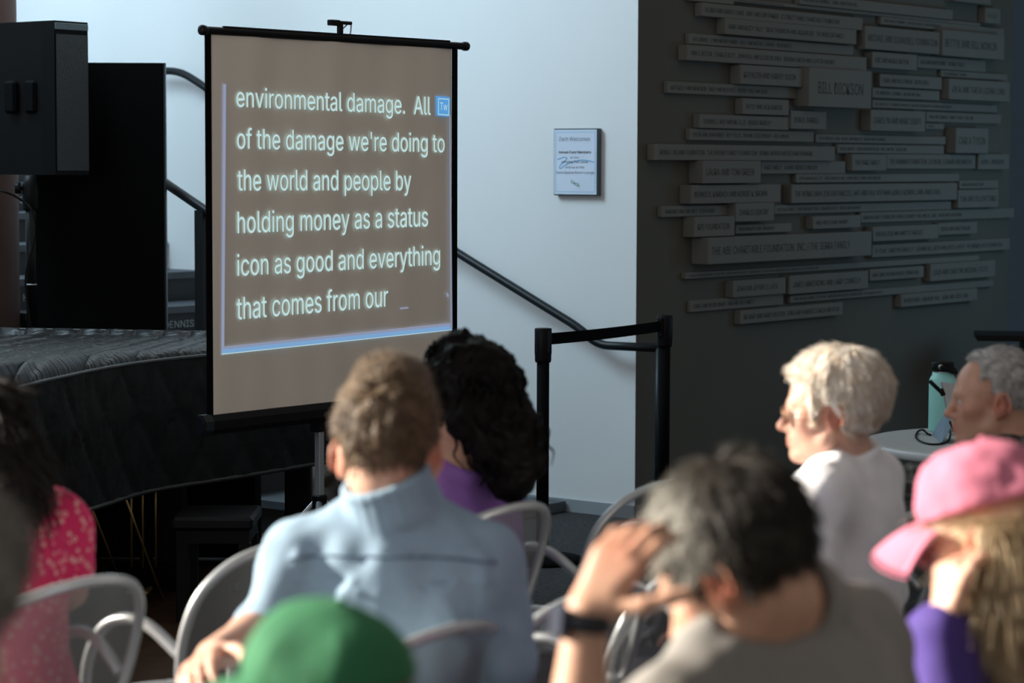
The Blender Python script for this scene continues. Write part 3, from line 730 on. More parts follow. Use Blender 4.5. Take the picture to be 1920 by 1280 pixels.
for (p, sg, par) in ((pa, 1, ta), (pb_, -1, tb_)):
    mb = MB(); c = Vector((p.x, p.y, 0.947))+dn*(0.040*sg); mb.box(c, (0.022, 0.026, 0.085), Matrix((tuple(dn), tuple(-sn), (0, 0, 1))).transposed(), 0.003); mb.build('belt_slot', M['black'], par)
    mb = MB()
    for a in range(4):
        v = Vector((math.cos(a*PI/2+0.7), math.sin(a*PI/2+0.7), 0)); mb.box(Vector((p.x, p.y, 0.945))+v*0.036, (0.006, 0.006, 0.09), None)
    mb.build('slot_trim', M['railgrey'], par)
P0, P1 = Vector((pa.x, pa.y, 0.951))+dn*0.052, Vector((pb_.x, pb_.y, 0.951))-dn*0.052
mb = MB(); n = 16; V = []
for i in range(n+1):
    t = i/n; c = P0.lerp(P1, t)-UP*(0.004*4*t*(1-t))
    V += [c+UP*0.0245+sn*0.001, c-UP*0.0245+sn*0.001, c-UP*0.0245-sn*0.001, c+UP*0.0245-sn*0.001]
ff = []
for i in range(n):
    for k in range(4): ff.append((i*4+k, i*4+(k+1) % 4, i*4+4+(k+1) % 4, i*4+4+k))
ff += [(3, 2, 1, 0), (n*4, n*4+1, n*4+2, n*4+3)]
mb.add(V, ff); o = mb.build('barrier_belt', M['blackmatte'], loc=P0.lerp(P1, 0.5)); tag(o, 'black flat belt stretched between the two barrier posts', 'barrier belt')

# ------------------------------------------------------------------ loudspeaker on a stand, black partition
SY = 10.95
s1 = at(103, 183, SY); ztop = at(103, 38, SY).z; zbot = at(103, 328, SY).z
fd = Vector((0.80, -0.60, 0)).normalized(); sd_ = Vector((fd.y, -fd.x, 0))   # grille direction; side direction (toward camera-left)
wdt, dep = 0.24, 0.60
# front corner nearest the camera is the edge at x=103
ang = math.radians(-35)
fdir = Vector((math.cos(ang), math.sin(ang), 0)); wdir = Vector((-fdir.y, fdir.x, 0))
edge = Vector((s1.x, s1.y, 0))
tgt = at(145, 183, SY+0.1)
width = 0.17
cen = edge+wdir*(width/2+0.02)-fdir*0.19
spk = thing('loudspeaker', 'large black loudspeaker up on a stand at the left edge', 'loudspeaker', (cen.x, cen.y, zbot), world=True)
RSx = Matrix((tuple(fdir), tuple(wdir), (0, 0, 1))).transposed()
hw, hd = width/2+0.02, 0.19
mb = MB(); mb.prism([(-hd-0.10, -hw*0.7), (hd*0.55, -hw), (hd, -hw), (hd, hw), (hd*0.55, hw), (-hd-0.10, hw*0.7)], (cen.x, cen.y, zbot), fdir, wdir, ztop-zbot); body = mb.build('cabinet', mat('cabinet_black', (0.003, 0.003, 0.0034), 0.55, var=0.1, spec=0.08), spk)
grm = perforated('speaker_grille', (0.03, 0.05, 0.06), (1, 2), pitch=0.011, thr=0.35, metal=0.2, rough=0.4)
mb = MB(); mb.box((cen.x+fdir.x*(hd+0.004), cen.y+fdir.y*(hd+0.004), (zbot+ztop)/2-0.02), (0.006, 2*hw-0.012, ztop-zbot-0.08), RSx); mb.build('grille', mat('grille_metal', (0.006, 0.010, 0.012), 0.45, var=0.3, vscale=120, bump=0.4, bscale=220), spk)
mb = MB(); mb.box((cen.x+fdir.x*(hd+0.003), cen.y+fdir.y*(hd+0.003), ztop-0.024), (0.006, 2*hw-0.004, 0.03), RSx, 0.001); mb.build('top_strip', mat('strip_grey', (0.10, 0.15, 0.17), 0.4, var=0.05), spk)
for dx in (0.07, -0.06):
    mb = MB(); hc = Vector((cen.x, cen.y, zbot+(ztop-zbot)*0.51))+fdir*(dx-0.035)-wdir*(hw*0.86+0.003)
    mb.box(hc, (0.075, 0.05, 0.15), RSx, 0.012); mb.build('handle', M['blackmatte'], spk)
sx, sy = at(59, 450, SY).x, SY+0.03
cen2 = Vector((at(58, 450, SY+0.05).x, SY+0.05, 0))
std = thing('speaker_stand', 'black pole stand carrying the large loudspeaker at the left edge', 'speaker stand', cen2, world=True)
mb = MB(); mb.lathe([(0.024, 0.95), (0.024, zbot-0.06)], cen2, 20); mb.build('pole', M['blackm'], std, True)
mb = MB(); mb.lathe([(0.019, 0.12), (0.019, 1.0)], cen2, 20); mb.build('lower_pole', M['blackm'], std, True)
mb = MB(); mb.lathe([(0.026, at(58, 533, SY).z-0.006), (0.026, at(58, 533, SY).z)], cen2, 20); mb.build('ring', M['steel'], std, True)
mb = MB(); mb.lathe([(0.03, zbot-0.16), (0.036, zbot-0.15), (0.036, zbot-0.05), (0.026, zbot-0.002)], cen2, 20); mb.build('collar', M['black'], std, True)
kp = Vector((cen2.x, cen2.y, zbot-0.06)); kn = MB(); kn.lathe([(0.008, 0), (0.008, 0.04), (0.026, 0.042), (0.026, 0.065), (0.02, 0.07)], kp, 12, (-1, -0.2, 0)); kn.build('knob', M['black'], std, True)
for k in range(3):
    a = 2*PI*k/3+0.4; d = Vector((math.cos(a), math.sin(a), 0)); mb = MB(); mb.tube([cen2+UP*0.75+d*0.025, cen2+UP*0.015+d*0.24], 0.013, 8); mb.build('leg', M['blackm'], std, True)
cab = smooth_path([at(-30, 352, SY-0.05), at(10, 360, SY-0.08), at(40, 375, SY-0.02), at(60, 395, SY-0.03), at(66, 440, SY-0.01), at(48, 520, SY), at(56, 600, SY), at(60, 640, SY+0.02)], 6)
mb = MB(); mb.tube(cab, 0.005, 6); o = mb.build('speaker_cable', M['black'], loc=cab[-1], smooth=True); tag(o, 'thin black cable hanging down beside the loudspeaker pole', 'cable')
PY = 11.38
x0, x1 = at(64, 400, PY).x, at(308.5, 400, PY).x; zt_ = at(300, 118, PY).z
part = thing('partition_panel', 'tall plain black panel standing behind the covered piano', 'panel', ((x0+x1)/2, PY, 0), world=True)
Rp = Matrix.Rotation(math.radians(1.5), 3, 'Z')
mb = MB(); mb.box(((x0+x1)/2, PY, zt_/2), (x1-x0, 0.045, zt_), Rp, 0.004); mb.build('board', M['blackmatte'], part)
mb = MB(); mb.box((x1+0.004, PY+0.01, zt_/2), (0.008, 0.05, zt_), Rp); mb.build('edge_strip', M['railgrey'], part)
for s in (0.12, 0.88):
    mb = MB(); mb.box((x0+(x1-x0)*s, PY+0.02, 0.02), (0.05, 0.12, 0.04), None, 0.004); mb.build('foot', M['blackmatte'], part)

# ------------------------------------------------------------------ covered grand piano
ctrl = [(-2.75, 7.45, 0), (-2.1, 7.5, 0), (-1.72, 7.75, 0), (-1.60, 8.25, 0), (-1.51, 8.65, 0), (-1.38, 9.02, 0), (-1.15, 9.40, 0), (-0.90, 9.75, 0), (-0.74, 10.05, 0), (-0.78, 10.38, 0), (-1.05, 10.55, 0), (-1.4, 10.58, 0), (-2.1, 10.72, 0), (-2.9, 10.74, 0), (-3.0, 9.2, 0), (-2.95, 7.7, 0)]
loop = smooth_path(ctrl, 14, True)
# resample evenly
L = [0]
for i in range(len(loop)): L.append(L[-1]+(loop[(i+1) % len(loop)]-loop[i]).length)
N = 460; ring = []
for k in range(N):
    s = L[-1]*k/N; i = max(j for j in range(len(loop)) if L[j] <= s); t = (s-L[i])/(L[i+1]-L[i]); ring.append(loop[i].lerp(loop[(i+1) % len(loop)], t))
nrm = []
for k in range(N):
    d = (ring[(k+3) % N]-ring[k-3]).normalized(); nrm.append(Vector((d.y, -d.x, 0)))
PT, HEM = 0.95, 0.46
piano = thing('grand_piano', 'grand piano under a black quilted cover, in front of the black panel', 'piano', (-1.9, 9.2, 0), world=True)
V = []; Fq = []; J = 46; per = L[-1]
for j in range(J+1):
    t = j/J
    for k in range(N):
        s = per*k/N; h = (PT-HEM)*t
        a = (s/0.25+h/0.36); b = (s/0.25-h/0.36)
        puff = min(abs(math.sin(a*PI)), abs(math.sin(b*PI)))**0.38
        wr = float(0)
        o = 0.004+0.015*puff+0.010*math.sin(s*7)*t+0.02*t
        V.append(ring[k]+nrm[k]*o+UP*(PT-h))
wn = vnoise(np.array([v.x for v in V])*40, np.array([v.y for v in V])*40, np.array([v.z for v in V])*14, 5)
V = [v+nrm[i % N]*(0.004*wn[i]) for i, v in enumerate(V)]
for j in range(J):
    for k in range(N): Fq.append((j*N+k, (j+1)*N+k, (j+1)*N+(k+1) % N, j*N+(k+1) % N))
link('cover_skirt', V, Fq, M['quilt'], piano, True)
# top: rings shrinking toward a spine, stitched in rows
cx, cy = -1.95, 9.2; V = []; Fq = []; K = 80
TH = 0.062
for j in range(K+1):
    t = j/K
    for k in range(N):
        p = ring[k].lerp(Vector((cx, cy+0.9*max(-1, min(1, (ring[k].y-cy)/1.4)), 0)), t)
        z = PT+TH*min(1, (t/0.09))**0.5-0.036*(p.y-8.5)*min(1, t/0.09)
        # stitch lines run across the depth, wrinkles run with them
        q = (p.x-0.03*p.y)/0.125; line = abs((q % 1)-0.5)*2
        z -= 0.014*max(0, line-0.72)/0.28
        V.append(Vector((p.x, p.y, z)))
vx = np.array([v.x for v in V]); vy = np.array([v.y for v in V])
wn = vnoise(vy*34+2*vnoise(vx*9, vy*3, vx*0, 4), vx*8, vx*0, 9)
V = [Vector((v.x, v.y, v.z+0.004*wn[i]*min(1, (i//N)/8))) for i, v in enumerate(V)]
for j in range(K):
    for k in range(N): Fq.append((j*N+k, j*N+(k+1) % N, (j+1)*N+(k+1) % N, (j+1)*N+k)[::-1])
link('cover_top', V, Fq, M['quilttop'], piano, True)
mb = MB(); mb.tube([ring[k]+nrm[k]*0.012+UP*(PT+0.002) for k in range(0, N, 2)], 0.008, 8, True); mb.build('piping', M['piping'], piano, True)
mb = MB(); mb.tube([ring[k]+nrm[k]*(0.028+0.010*math.sin(per*k/N*7)+0.004)+UP*(HEM+0.006) for k in range(0, N, 2)], 0.009, 8, True); mb.build('hem', M['piping'], piano, True)
mb = MB(); inn = [ring[k]-nrm[k]*0.03 for k in range(0, N, 6)]
n = len(inn); mb.add([p+UP*0.62 for p in inn]+[p+UP*0.93 for p in inn], [tuple(range(n-1, -1, -1)), tuple(range(n, 2*n))]+[(i, (i+1) % n, n+(i+1) % n, n+i) for i in range(n)])
mb.build('case', M['blackmatte'], piano)
for (px_, Y) in ((322, 9.5), (560, 10.15), (-60, 8.0)):
    b = at(px_, 900, Y); mb = MB(); mb.box((b.x, b.y, 0.335), (0.11, 0.11, 0.57), None, 0.01); mb.box((b.x, b.y, 0.06), (0.07, 0.07, 0.06)); mb.lathe([(0.03, 0), (0.03, 0.03)], (b.x, b.y, 0.0), 12); mb.build('leg', M['black'], piano)
ly = 9.35
lyre = MB(); b0 = at(270, 1105, ly)
lyre.box((at(272, 1125, ly).x, ly, 0.09), (0.30, 0.16, 0.07), None, 0.01)
lyre.box((at(272, 1000, ly).x, ly+0.03, 0.36), (0.05, 0.03, 0.52), None, 0.004)
lyre.box((at(272, 900, ly).x, ly, 0.60), (0.26, 0.10, 0.08), None, 0.01)
ly_o = lyre.build('lyre', M['blackmatte'], piano)
for xx in (249, 270, 294):
    mb = MB(); mb.tube([(at(xx, 1100, ly).x, ly-0.02, 0.10), (at(xx, 1000, ly).x, ly-0.02, 0.60)], 0.0042, 8); mb.build('rod', M['brass'], ly_o, True)
for (xa, ya, xb, yb2) in ((171, 950, 229, 1095), (236, 935, 311, 1138)):
    mb = MB(); mb.tube([at(xa, ya, ly-0.45), at(xb, yb2, ly-0.03)], 0.0042, 8); mb.build('brace_rod', M['brass'], ly_o, True)
for k in range(3):
    mb = MB(); mb.box((at(255+16*k, 1130, ly).x, ly-0.14, 0.055), (0.022, 0.12, 0.012), None, 0.003); mb.build('pedal', M['brass'], ly_o)
cs0, cs1 = at(150, 1075, 10.1).x, at(480, 1075, 10.1).x
ec = thing('added_dark_box', 'added low black box that darkens the floor beneath the covered piano', 'case', ((cs0+cs1)/2, 10.2, 0), world=True)
mb = MB(); mb.box(((cs0+cs1)/2, 10.2, 0.27), (cs1-cs0, 0.26, 0.46), None, 0.008); mb.build('box', M['blackmatte'], ec)  # black box added to keep the space under the piano dark
mb = MB(); mb.box(((cs0+cs1)/2, 10.2, 0.525), (cs1-cs0+0.01, 0.27, 0.05), None, 0.008); mb.build('lid', M['blackmatte'], ec)
for xx in (0.06, 0.94):
    for yy in (-0.09, 0.09):
        mb = MB(); mb.lathe([(0.018, -0.012), (0.02, -0.008), (0.02, 0.008), (0.018, 0.012)], (cs0+(cs1-cs0)*xx, 10.2+yy, 0.0205), 14, (1, 0, 0)); mb.build('wheel', M['black'], ec)
# piano bench
by = 9.0; bx = at(408, 970, by).x; bz = at(408, 970, by).z
bench = thing('piano_bench', 'low black piano bench under the quilted cover, left of the screen pole', 'bench', (bx, by, 0), world=True)
mb = MB(); mb.box((bx, by, bz), (0.30, 0.34, 0.05), None, 0.012); mb.build('seat', mat('bench_vinyl', (0.006, 0.006, 0.007), 0.35, var=0.1, spec=0.2), bench)
mb = MB(); mb.box((bx, by, bz-0.05), (0.27, 0.30, 0.05)); mb.build('apron', M['black'], bench)
for sx_ in (-1, 1):
    for sy_ in (-1, 1):
        mb = MB(); mb.box((bx+0.115*sx_, by+0.13*sy_, (bz-0.07)/2), (0.045, 0.045, bz-0.07), None, 0.004); mb.build('leg', M['black'], bench)
# soft bag on a crate behind the screen pole
gy = 10.75
gb = at(625, 930, gy)
bag = thing('canvas_bag', 'slumped dull tan bag with black flap on the floor behind the screen pole', 'bag', (gb.x, gb.y, 0), world=True)
f = Field((gb.x-0.30, gb.y-0.25, -0.02), (gb.x+0.30, gb.y+0.25, 0.62), 0.008)
f.ell((gb.x, gb.y, 0.17), (0.20, 0.15, 0.18)).ell((gb.x+0.05, gb.y, 0.33), (0.13, 0.12, 0.16), k=0.05).cap((gb.x+0.08, gb.y, 0.42), (gb.x+0.04, gb.y, 0.52), 0.06, 0.03, k=0.04)
f.displace(lambda x, y, z: 0.012*vnoise(x*22, y*22, z*16, 3)); f.cut((0, 0, 0.004), (0, 0, -1)); Pm, Qm = f.mesh()
link('sack', Pm, Qm, M['bag'], bag, True)
mb = MB(); mb.prism([(-0.03, 0.0), (0.10, -0.02), (0.12, -0.20), (0.03, -0.24)], at(645, 890, gy-0.17), (1, 0, 0), (0, 0.1, 1), 0.012); mb.build('flap', M['blackmatte'], bag)
mb = MB(); mb.lathe([(0.012, 0), (0.012, 0.02)], at(603, 943, gy-0.16), 12, (0, -1, 0)); mb.build('buckle', M['red'], bag)

# ================================================================== CHAIRS
def chair_profile():
    h = smooth_path([(0.168, 0, 0.43), (0.193, 0, 0.52), (0.218, 0, 0.61), (0.229, 0, 0.70), (0.215, 0, 0.785), (0.164, 0, 0.845), (0.086, 0, 0.872), (0.0, 0, 0.880)], 5)
    return [(p.x, p.z) for p in h]
PROF = chair_profile()
def back_y(x, z): return -0.185-0.34*(z-0.43)-0.05*(1-min(1, abs(x)/0.23)**2)
def make_chair(label):
    t = thing('mesh_chair', label, 'chair', (0, 0, 0), 0, 'silver perforated metal armchairs of the audience')
    right = [Vector((x, back_y(x, z), z)) for x, z in PROF]; left = [Vector((-p.x, p.y, p.z)) for p in right[:-1]]
    mb = MB(); mb.tube(right+left[::-1], 0.0110, 12); mb.build('back_frame', M['chair'], t, True)
    V = []; Fq = []; nu = 20; zs = np.linspace(0.46, 0.874, 26)
    pz = [p[1] for p in PROF]; px = [p[0] for p in PROF]
    for z in zs:
        wv = float(np.interp(z, pz, px))-0.004
        for i in range(nu+1):
            x = wv*(2*i/nu-1); V.append(Vector((x, back_y(x, z), z)))
    for j in range(len(zs)-1):
        for i in range(nu): a = j*(nu+1)+i; Fq.append((a, a+1, a+nu+2, a+nu+1))
    link('back_panel', V, Fq, M['meshxz'], t, True)
    sq_ = smooth_path([(0.20, 0.20, 0.45), (0.208, 0.0, 0.446), (0.188, -0.19, 0.435), (0, -0.205, 0.43), (-0.188, -0.19, 0.435), (-0.208, 0.0, 0.446), (-0.20, 0.20, 0.45), (0, 0.235, 0.455)], 6, True)
    mb = MB(); mb.tube(sq_, 0.011, 10, True); mb.build('seat_frame', M['chair'], t, True)
    V = []; Fq = []
    for j in range(17):
        yy = -0.195+0.42*j/16; wx = 0.198-0.012*max(0, -yy/0.2)
        for i in range(17):
            u = 2*i/16-1; V.append(Vector((wx*u, yy+0.018*(1-u*u)*(1 if yy > 0 else -0.4), 0.447-0.012*(1-u*u)+0.04*max(0, yy)*0.5)))
    for j in range(16):
        for i in range(16): a = j*17+i; Fq.append((a, a+1, a+18, a+17))
    link('seat_panel', V, Fq, M['meshxy'], t, True)
    for s in (-1, 1):
        a = smooth_path([(0.216*s, back_y(0.22, 0.64)+0.010, 0.645), (0.228*s, -0.175, 0.698), (0.236*s, -0.105, 0.712), (0.238*s, -0.030, 0.680), (0.236*s, 0.022, 0.590), (0.226*s, 0.040, 0.452)], 7)
        mb = MB(); mb.tube(a, 0.0125, 12); mb.build('arm', M['chair'], t, True)
        mb = MB(); mb.tube([(0.226*s, 0.235, 0.452), (0.222*s, 0.245, 0.006)], 0.012, 12); mb.lathe([(0.014, 0), (0.014, 0.012)], (0.222*s, 0.245, 0), 12); mb.build('leg', M['chair'], t, True)
        mb = MB(); mb.tube(smooth_path([(0.17*s, -0.183, 0.445), (0.183*s, -0.235, 0.22), (0.20*s, -0.30, 0.006)], 4), 0.012, 12); mb.lathe([(0.014, 0), (0.014, 0.012)], (0.20*s, -0.30, 0), 12); mb.build('leg', M['chair'], t, True)
    return t
chair0 = make_chair('silver mesh armchair holding the person in the pink dotted top')
_first = [True]
def chair(px, py, Y, yaw, label, lean=None):
    """put the middle of the back's top edge at the pixel's place at depth Y, on the floor"""
    p = at(px, py, Y); yw = math.radians(yaw)
    off = Vector((-math.sin(yw), math.cos(yw), 0))*back_y(0, 0.88)
    c = chair0 if _first[0] else copy_tree(chair0); _first[0] = False
    c.location = (p.x-off.x, p.y-off.y, 0); c.rotation_euler = (0, 0, yw); c['label'] = label
    return c
YW = 52
def chair_at(X, Y, yaw, label):
    q = Vector((X, Y, 0.88)); pxy = project(q); return chair(pxy[0], pxy[1], Y, yaw, label)
chair(160, 1100, 4.68, YW, 'silver mesh armchair under the person in the pink dotted top')
chair(555, 1020, 5.20, YW, 'empty silver mesh armchair just beyond the bare forearm of the light blue shirt')
chair(968, 953, 5.74, YW, 'silver mesh armchair behind the back of the curly dark-haired person in purple')
chair(1262, 905, 6.20, YW, 'empty silver mesh armchair in front of the barrier posts, by the raised hand')
chair_at(0.19, 4.63, YW, 'empty silver mesh armchair behind the wrist with the watch')
chair_at(0.435, 5.0, YW, 'empty silver mesh armchair beyond the chin of the grey-haired person with the watch')
chair_at(0.70, 5.36, YW, 'silver mesh armchair under the white-haired person with glasses')
chair_at(1.0, 5.72, YW, 'silver mesh armchair just beyond the peak of the pink cap')
chair_at(-0.10, 4.22, YW, 'silver mesh armchair at the back of the person in the light blue shirt')

# ================================================================== PEOPLE
def rot(yaw, pitch=0, roll=0):
    """columns: right, forward, up. yaw counter-clockwise from +Y, pitch > 0 looks up, roll > 0 tips to the right"""
    return Matrix.Rotation(math.radians(yaw), 3, 'Z') @ Matrix.Rotation(math.radians(pitch), 3, 'X') @ Matrix.Rotation(math.radians(roll), 3, 'Y')
SKIN = {}
def skin_mat(name, c, red):
    if name not in SKIN: SKIN[name] = mat(name, c, 0.5, var=0.08, vscale=30, bump=0.06, bscale=220, sss=0.22, attr=red, spec=0.4)
    return SKIN[name]
def head_prims(f, HC, R, s=1.0, neck=None, nr=0.056):
    Rn = np.array(R); H = np.array(HC)
    P = lambda x, y, z: H+Rn@(np.array((x, y, z))*s)
    E = lambda c, r, k=0.015, sub=False, RR=None: f.ell(P(*c), tuple(q*s for q in r), Rn if RR is None else Rn@np.array(RR), k*s, sub)
    Cp = lambda a, b, ra, rb=None, k=0.012, sub=False: f.cap(P(*a), P(*b), ra*s, (ra if rb is None else rb)*s, k*s, sub)
    E((0, -0.015, 0.040), (0.075, 0.096, 0.087)); E((0, 0.035, 0.033), (0.065, 0.056, 0.062), 0.02); E((0, 0.040, -0.035), (0.058, 0.052, 0.074), 0.025)
    for q in (-1, 1):
        Cp((0.054*q, -0.002, -0.03), (0.048*q, 0.012, -0.062), 0.017, 0.016, 0.02); Cp((0.048*q, 0.012, -0.062), (0.020*q, 0.070, -0.094), 0.016, 0.015, 0.02)
        E((0.040*q, 0.060, -0.014), (0.024, 0.022, 0.020), 0.02)
        E((0.032*q, 0.100, 0.006), (0.017, 0.018, 0.012), 0.012, True)
        E((0.031*q, 0.0775, 0.006), (0.0135, 0.0135, 0.0125), 0.003)
        Cp((0.011*q, 0.098, -0.036), (0.012*q, 0.094, -0.032), 0.0085, None, 0.006)
        # ear: dish, rim, lobe
        er = Matrix.Rotation(math.radians(-28*q), 3, 'Z') @ Matrix.Rotation(math.radians(-10), 3, 'X')
        E((0.079*q, -0.012, -0.002), (0.007, 0.019, 0.030), 0.006, RR=er)
        ring = [(0.079*q+0.007*q*0.6, -0.012+0.019*math.cos(a)-0.006*math.sin(a)*0, -0.002+0.030*math.sin(a)) for a in np.linspace(-0.9, 3.9, 12)]
        ring = [(x+q*0.012*max(0, -(y+0.012)/0.019)*0.8, y, z) for x, y, z in ring]
        for a, b in zip(ring[:-1], ring[1:]): Cp(a, b, 0.0042, None, 0.003)
        E((0.0785*q, -0.002, -0.030), (0.006, 0.008, 0.011), 0.006)
        E((0.087*q, -0.008, -0.002), (0.006, 0.009, 0.013), 0.004, True)
    Cp((-0.034, 0.080, 0.024), (0, 0.087, 0.020), 0.010, 0.009, 0.016); Cp((0.034, 0.080, 0.024), (0, 0.087, 0.020), 0.010, 0.009, 0.016)
    Cp((0, 0.088, 0.014), (0, 0.112, -0.026), 0.0075, 0.0095, 0.010); E((0, 0.112, -0.030), (0.0125, 0.012, 0.0105), 0.007)
    E((0, 0.079, -0.094), (0.021, 0.018, 0.017), 0.02); E((0, 0.075, -0.058), (0.030, 0.022, 0.022), 0.016)
    for q in (-1, 1):
        Cp((0.023*q, 0.084, -0.061), (0, 0.0965, -0.0575), 0.0055, 0.0065, 0.006); Cp((0.021*q, 0.083, -0.066), (0, 0.094, -0.069), 0.006, 0.0075, 0.006)
        Cp((0.024*q, 0.088, -0.0630), (0, 0.103, -0.0630), 0.0022, None, 0.003, True)
    if neck is not None:
        a = P(0, -0.028, -0.035); b = np.array(neck); f.cap(a, b, nr*s, (nr+0.006)*s, 0.025); f.cap(P(0, 0.02, -0.07), b+(Rn@np.array((0, 0.03, 0)))*0.6, 0.035*s, 0.045*s, 0.03)
    return P
def unit(v): v = np.array(v, float); return v/np.linalg.norm(v)
def hand(f, Wr, D, Nrm, T, curl=0.35, s=1.0, curls=None, thumb=None):
    """Wr wrist, D towards the knuckles, Nrm the palm's side, T the thumb's side; five separate fingers"""
    Wr = np.array(Wr, float); D = unit(D); T = unit(np.array(T)-D*np.dot(T, D)); Nrm = np.cross(D, T) if np.dot(np.cross(D, T), Nrm) > 0 else -np.cross(D, T)
    off = (0.028, 0.009, -0.010, -0.027); ln = (0.043, 0.048, 0.045, 0.035)
    for i in range(4):
        m = Wr+D*(0.088-0.005*abs(i-1))*s+T*off[i]*s
        f.cap(Wr+D*0.012*s+T*off[i]*0.55*s, m, 0.0145*s, 0.0115*s, 0.012)
        c = curls[i] if curls else curl; p = m; ang = c*0.8
        for j in range(3):
            d = D*math.cos(ang)+Nrm*math.sin(ang)+T*0.05*(1.5-i)*(j == 0)
            q = p+d*ln[i]*(1, 0.62, 0.5)[j]*s; f.cap(p, q, (0.0098-0.0009*j)*s, (0.0092-0.0009*j)*s, 0.004); p = q; ang += c
    b = Wr+D*0.022*s+T*0.026*s
    f.cap(Wr+D*0.010*s, b, 0.016*s, 0.0145*s, 0.012)
    td = thumb if thumb is not None else [D*0.65+T*0.70+Nrm*0.30, D*0.85+T*0.40+Nrm*0.30, D*0.95+T*0.15+Nrm*0.25]
    p = b
    for j, (d, l) in enumerate(zip(td, (0.044, 0.034, 0.027))):
        q = p+unit(d)*l*s; f.cap(p, q, (0.0125-0.0013*j)*s, (0.0115-0.0013*j)*s, 0.006); p = q
    return p
def tint_of(P, pts):
    t = np.zeros(len(P))
    for c, r, a in pts: t = np.maximum(t, a*np.clip(1.3-np.linalg.norm(P-np.array(c)[None], axis=1)/r, 0, 1))
    return t
def set_tint(o, t):
    a = o.data.attributes.new('tint', 'FLOAT', 'POINT'); a.data.foreach_set('value', t.astype(np.float32))
def seg_body(f, B, pad=0.0, sleeves=None, k=0.03, slope=True, waist=True):
    """torso and arms from the joints in B; used for the body and, padded, for clothes"""
    H, N, SL, SR = (np.array(B[q]) for q in ('H', 'N', 'SL', 'SR'))
    u = unit(N-H); r = unit((SR-SL)-u*np.dot(SR-SL, u)); fw = np.cross(u, r); R = np.stack((r, fw, u), 1); sw = np.linalg.norm(SR-SL)/0.35; g = B.get('girth', 1.0)
    L = np.linalg.norm(N-H)
    f.ell(H+u*0.02, (0.165*g+pad, 0.125*g+pad, 0.12+pad), R, k)
    f.ell(H+(N-H)*0.36, (0.145*g+pad, 0.112*g+pad, 0.17+pad), R, k*1.5)
    ch = H+(N-H)*0.66+fw*0.005
    f.ell(ch, (0.165*sw+pad, 0.110*g+pad, 0.19+pad), R, k*1.5)
    if B.get('bust'):
        for q in (-1, 1): f.ell(H+(N-H)*0.62+fw*0.085+r*q*0.07, (0.062+pad, 0.055+pad, 0.062+pad), R, 0.03)
    mid = (SL+SR)/2
    for S in (SL, SR):
        f.cap(mid*0.35+S*0.65, S, 0.062+pad, 0.052+pad, k); f.cap(N-u*0.005, S+u*0.012, 0.044+pad*0.8, 0.040+pad, k*1.2)
        f.cap(S*0.45+mid*0.55-u*0.05, S-u*0.03, 0.075+pad, 0.060+pad, k)
    return R, u, r, fw
def arm_prims(f, S, E, Wr, s=1.0):
    f.cap(S, E, 0.050*s, 0.039*s, 0.02); f.cap(E, np.array(E)*0.65+np.array(Wr)*0.35, 0.040*s, 0.041*s, 0.02); f.cap(np.array(E)*0.65+np.array(Wr)*0.35, Wr, 0.041*s, 0.027*s, 0.015)
def strands(P, Nn, sel, n, length, flow, width=0.0011, lift=0.3, seg=4, curl=0.0, jit=0.25, droop=0.0, avoid=()):
    V = []; Fq = []
    idx = rng.choice(sel, n)
    for i in idx:
        p = P[i]; nn = Nn[i]; d = flow(p, nn); d = d-nn*np.dot(d, nn); l = np.linalg.norm(d)
        if l < 1e-6: continue
        d = d/l; d = unit(d+rng.normal(0, jit, 3)*(1-0.0)); Ln = length*rng.uniform(0.6, 1.25); pts = []
        side = np.cross(nn, d); ph = rng.uniform(0, 6.28)
        for j in range(seg+1):
            t = j/seg
            q = p+d*Ln*t+nn*(lift*Ln*math.sin(t*2.2)*0.5+0.001)+np.array((0, 0, -droop*Ln*t*t))
            if curl: q = q+side*curl*math.sin(ph+t*5)
            pts.append(q)
        if any(np.linalg.norm(pts[-1]-c)<r_ or np.linalg.norm(pts[2]-c)<r_ for c, r_ in avoid): continue
        o = len(V); w_ = width*rng.uniform(0.7, 1.4)
        for j, q in enumerate(pts):
            wj = w_*(1-0.75*j/seg)
            V += [q+side*wj, q-side*wj*0.5+nn*wj*0.9, q-side*wj*0.5-nn*wj*0.9]
        for j in range(seg):
            for a in range(3):
                b = (a+1) % 3; Fq.append((o+j*3+a, o+j*3+b, o+j*3+3+b, o+j*3+3+a))
    return V, Fq
def link_np(name, P, Q, m, parent, extra=None, smooth=True, loc=None):
    if extra and len(extra[0]):
        V = np.concatenate([P, np.array(extra[0])]); Fq = [tuple(q) for q in Q.tolist()]+[tuple(i+len(P) for i in q) for q in extra[1]]
    else: V, Fq = P, [tuple(q) for q in Q.tolist()]
    return link(name, V, Fq, m, parent, smooth, loc)
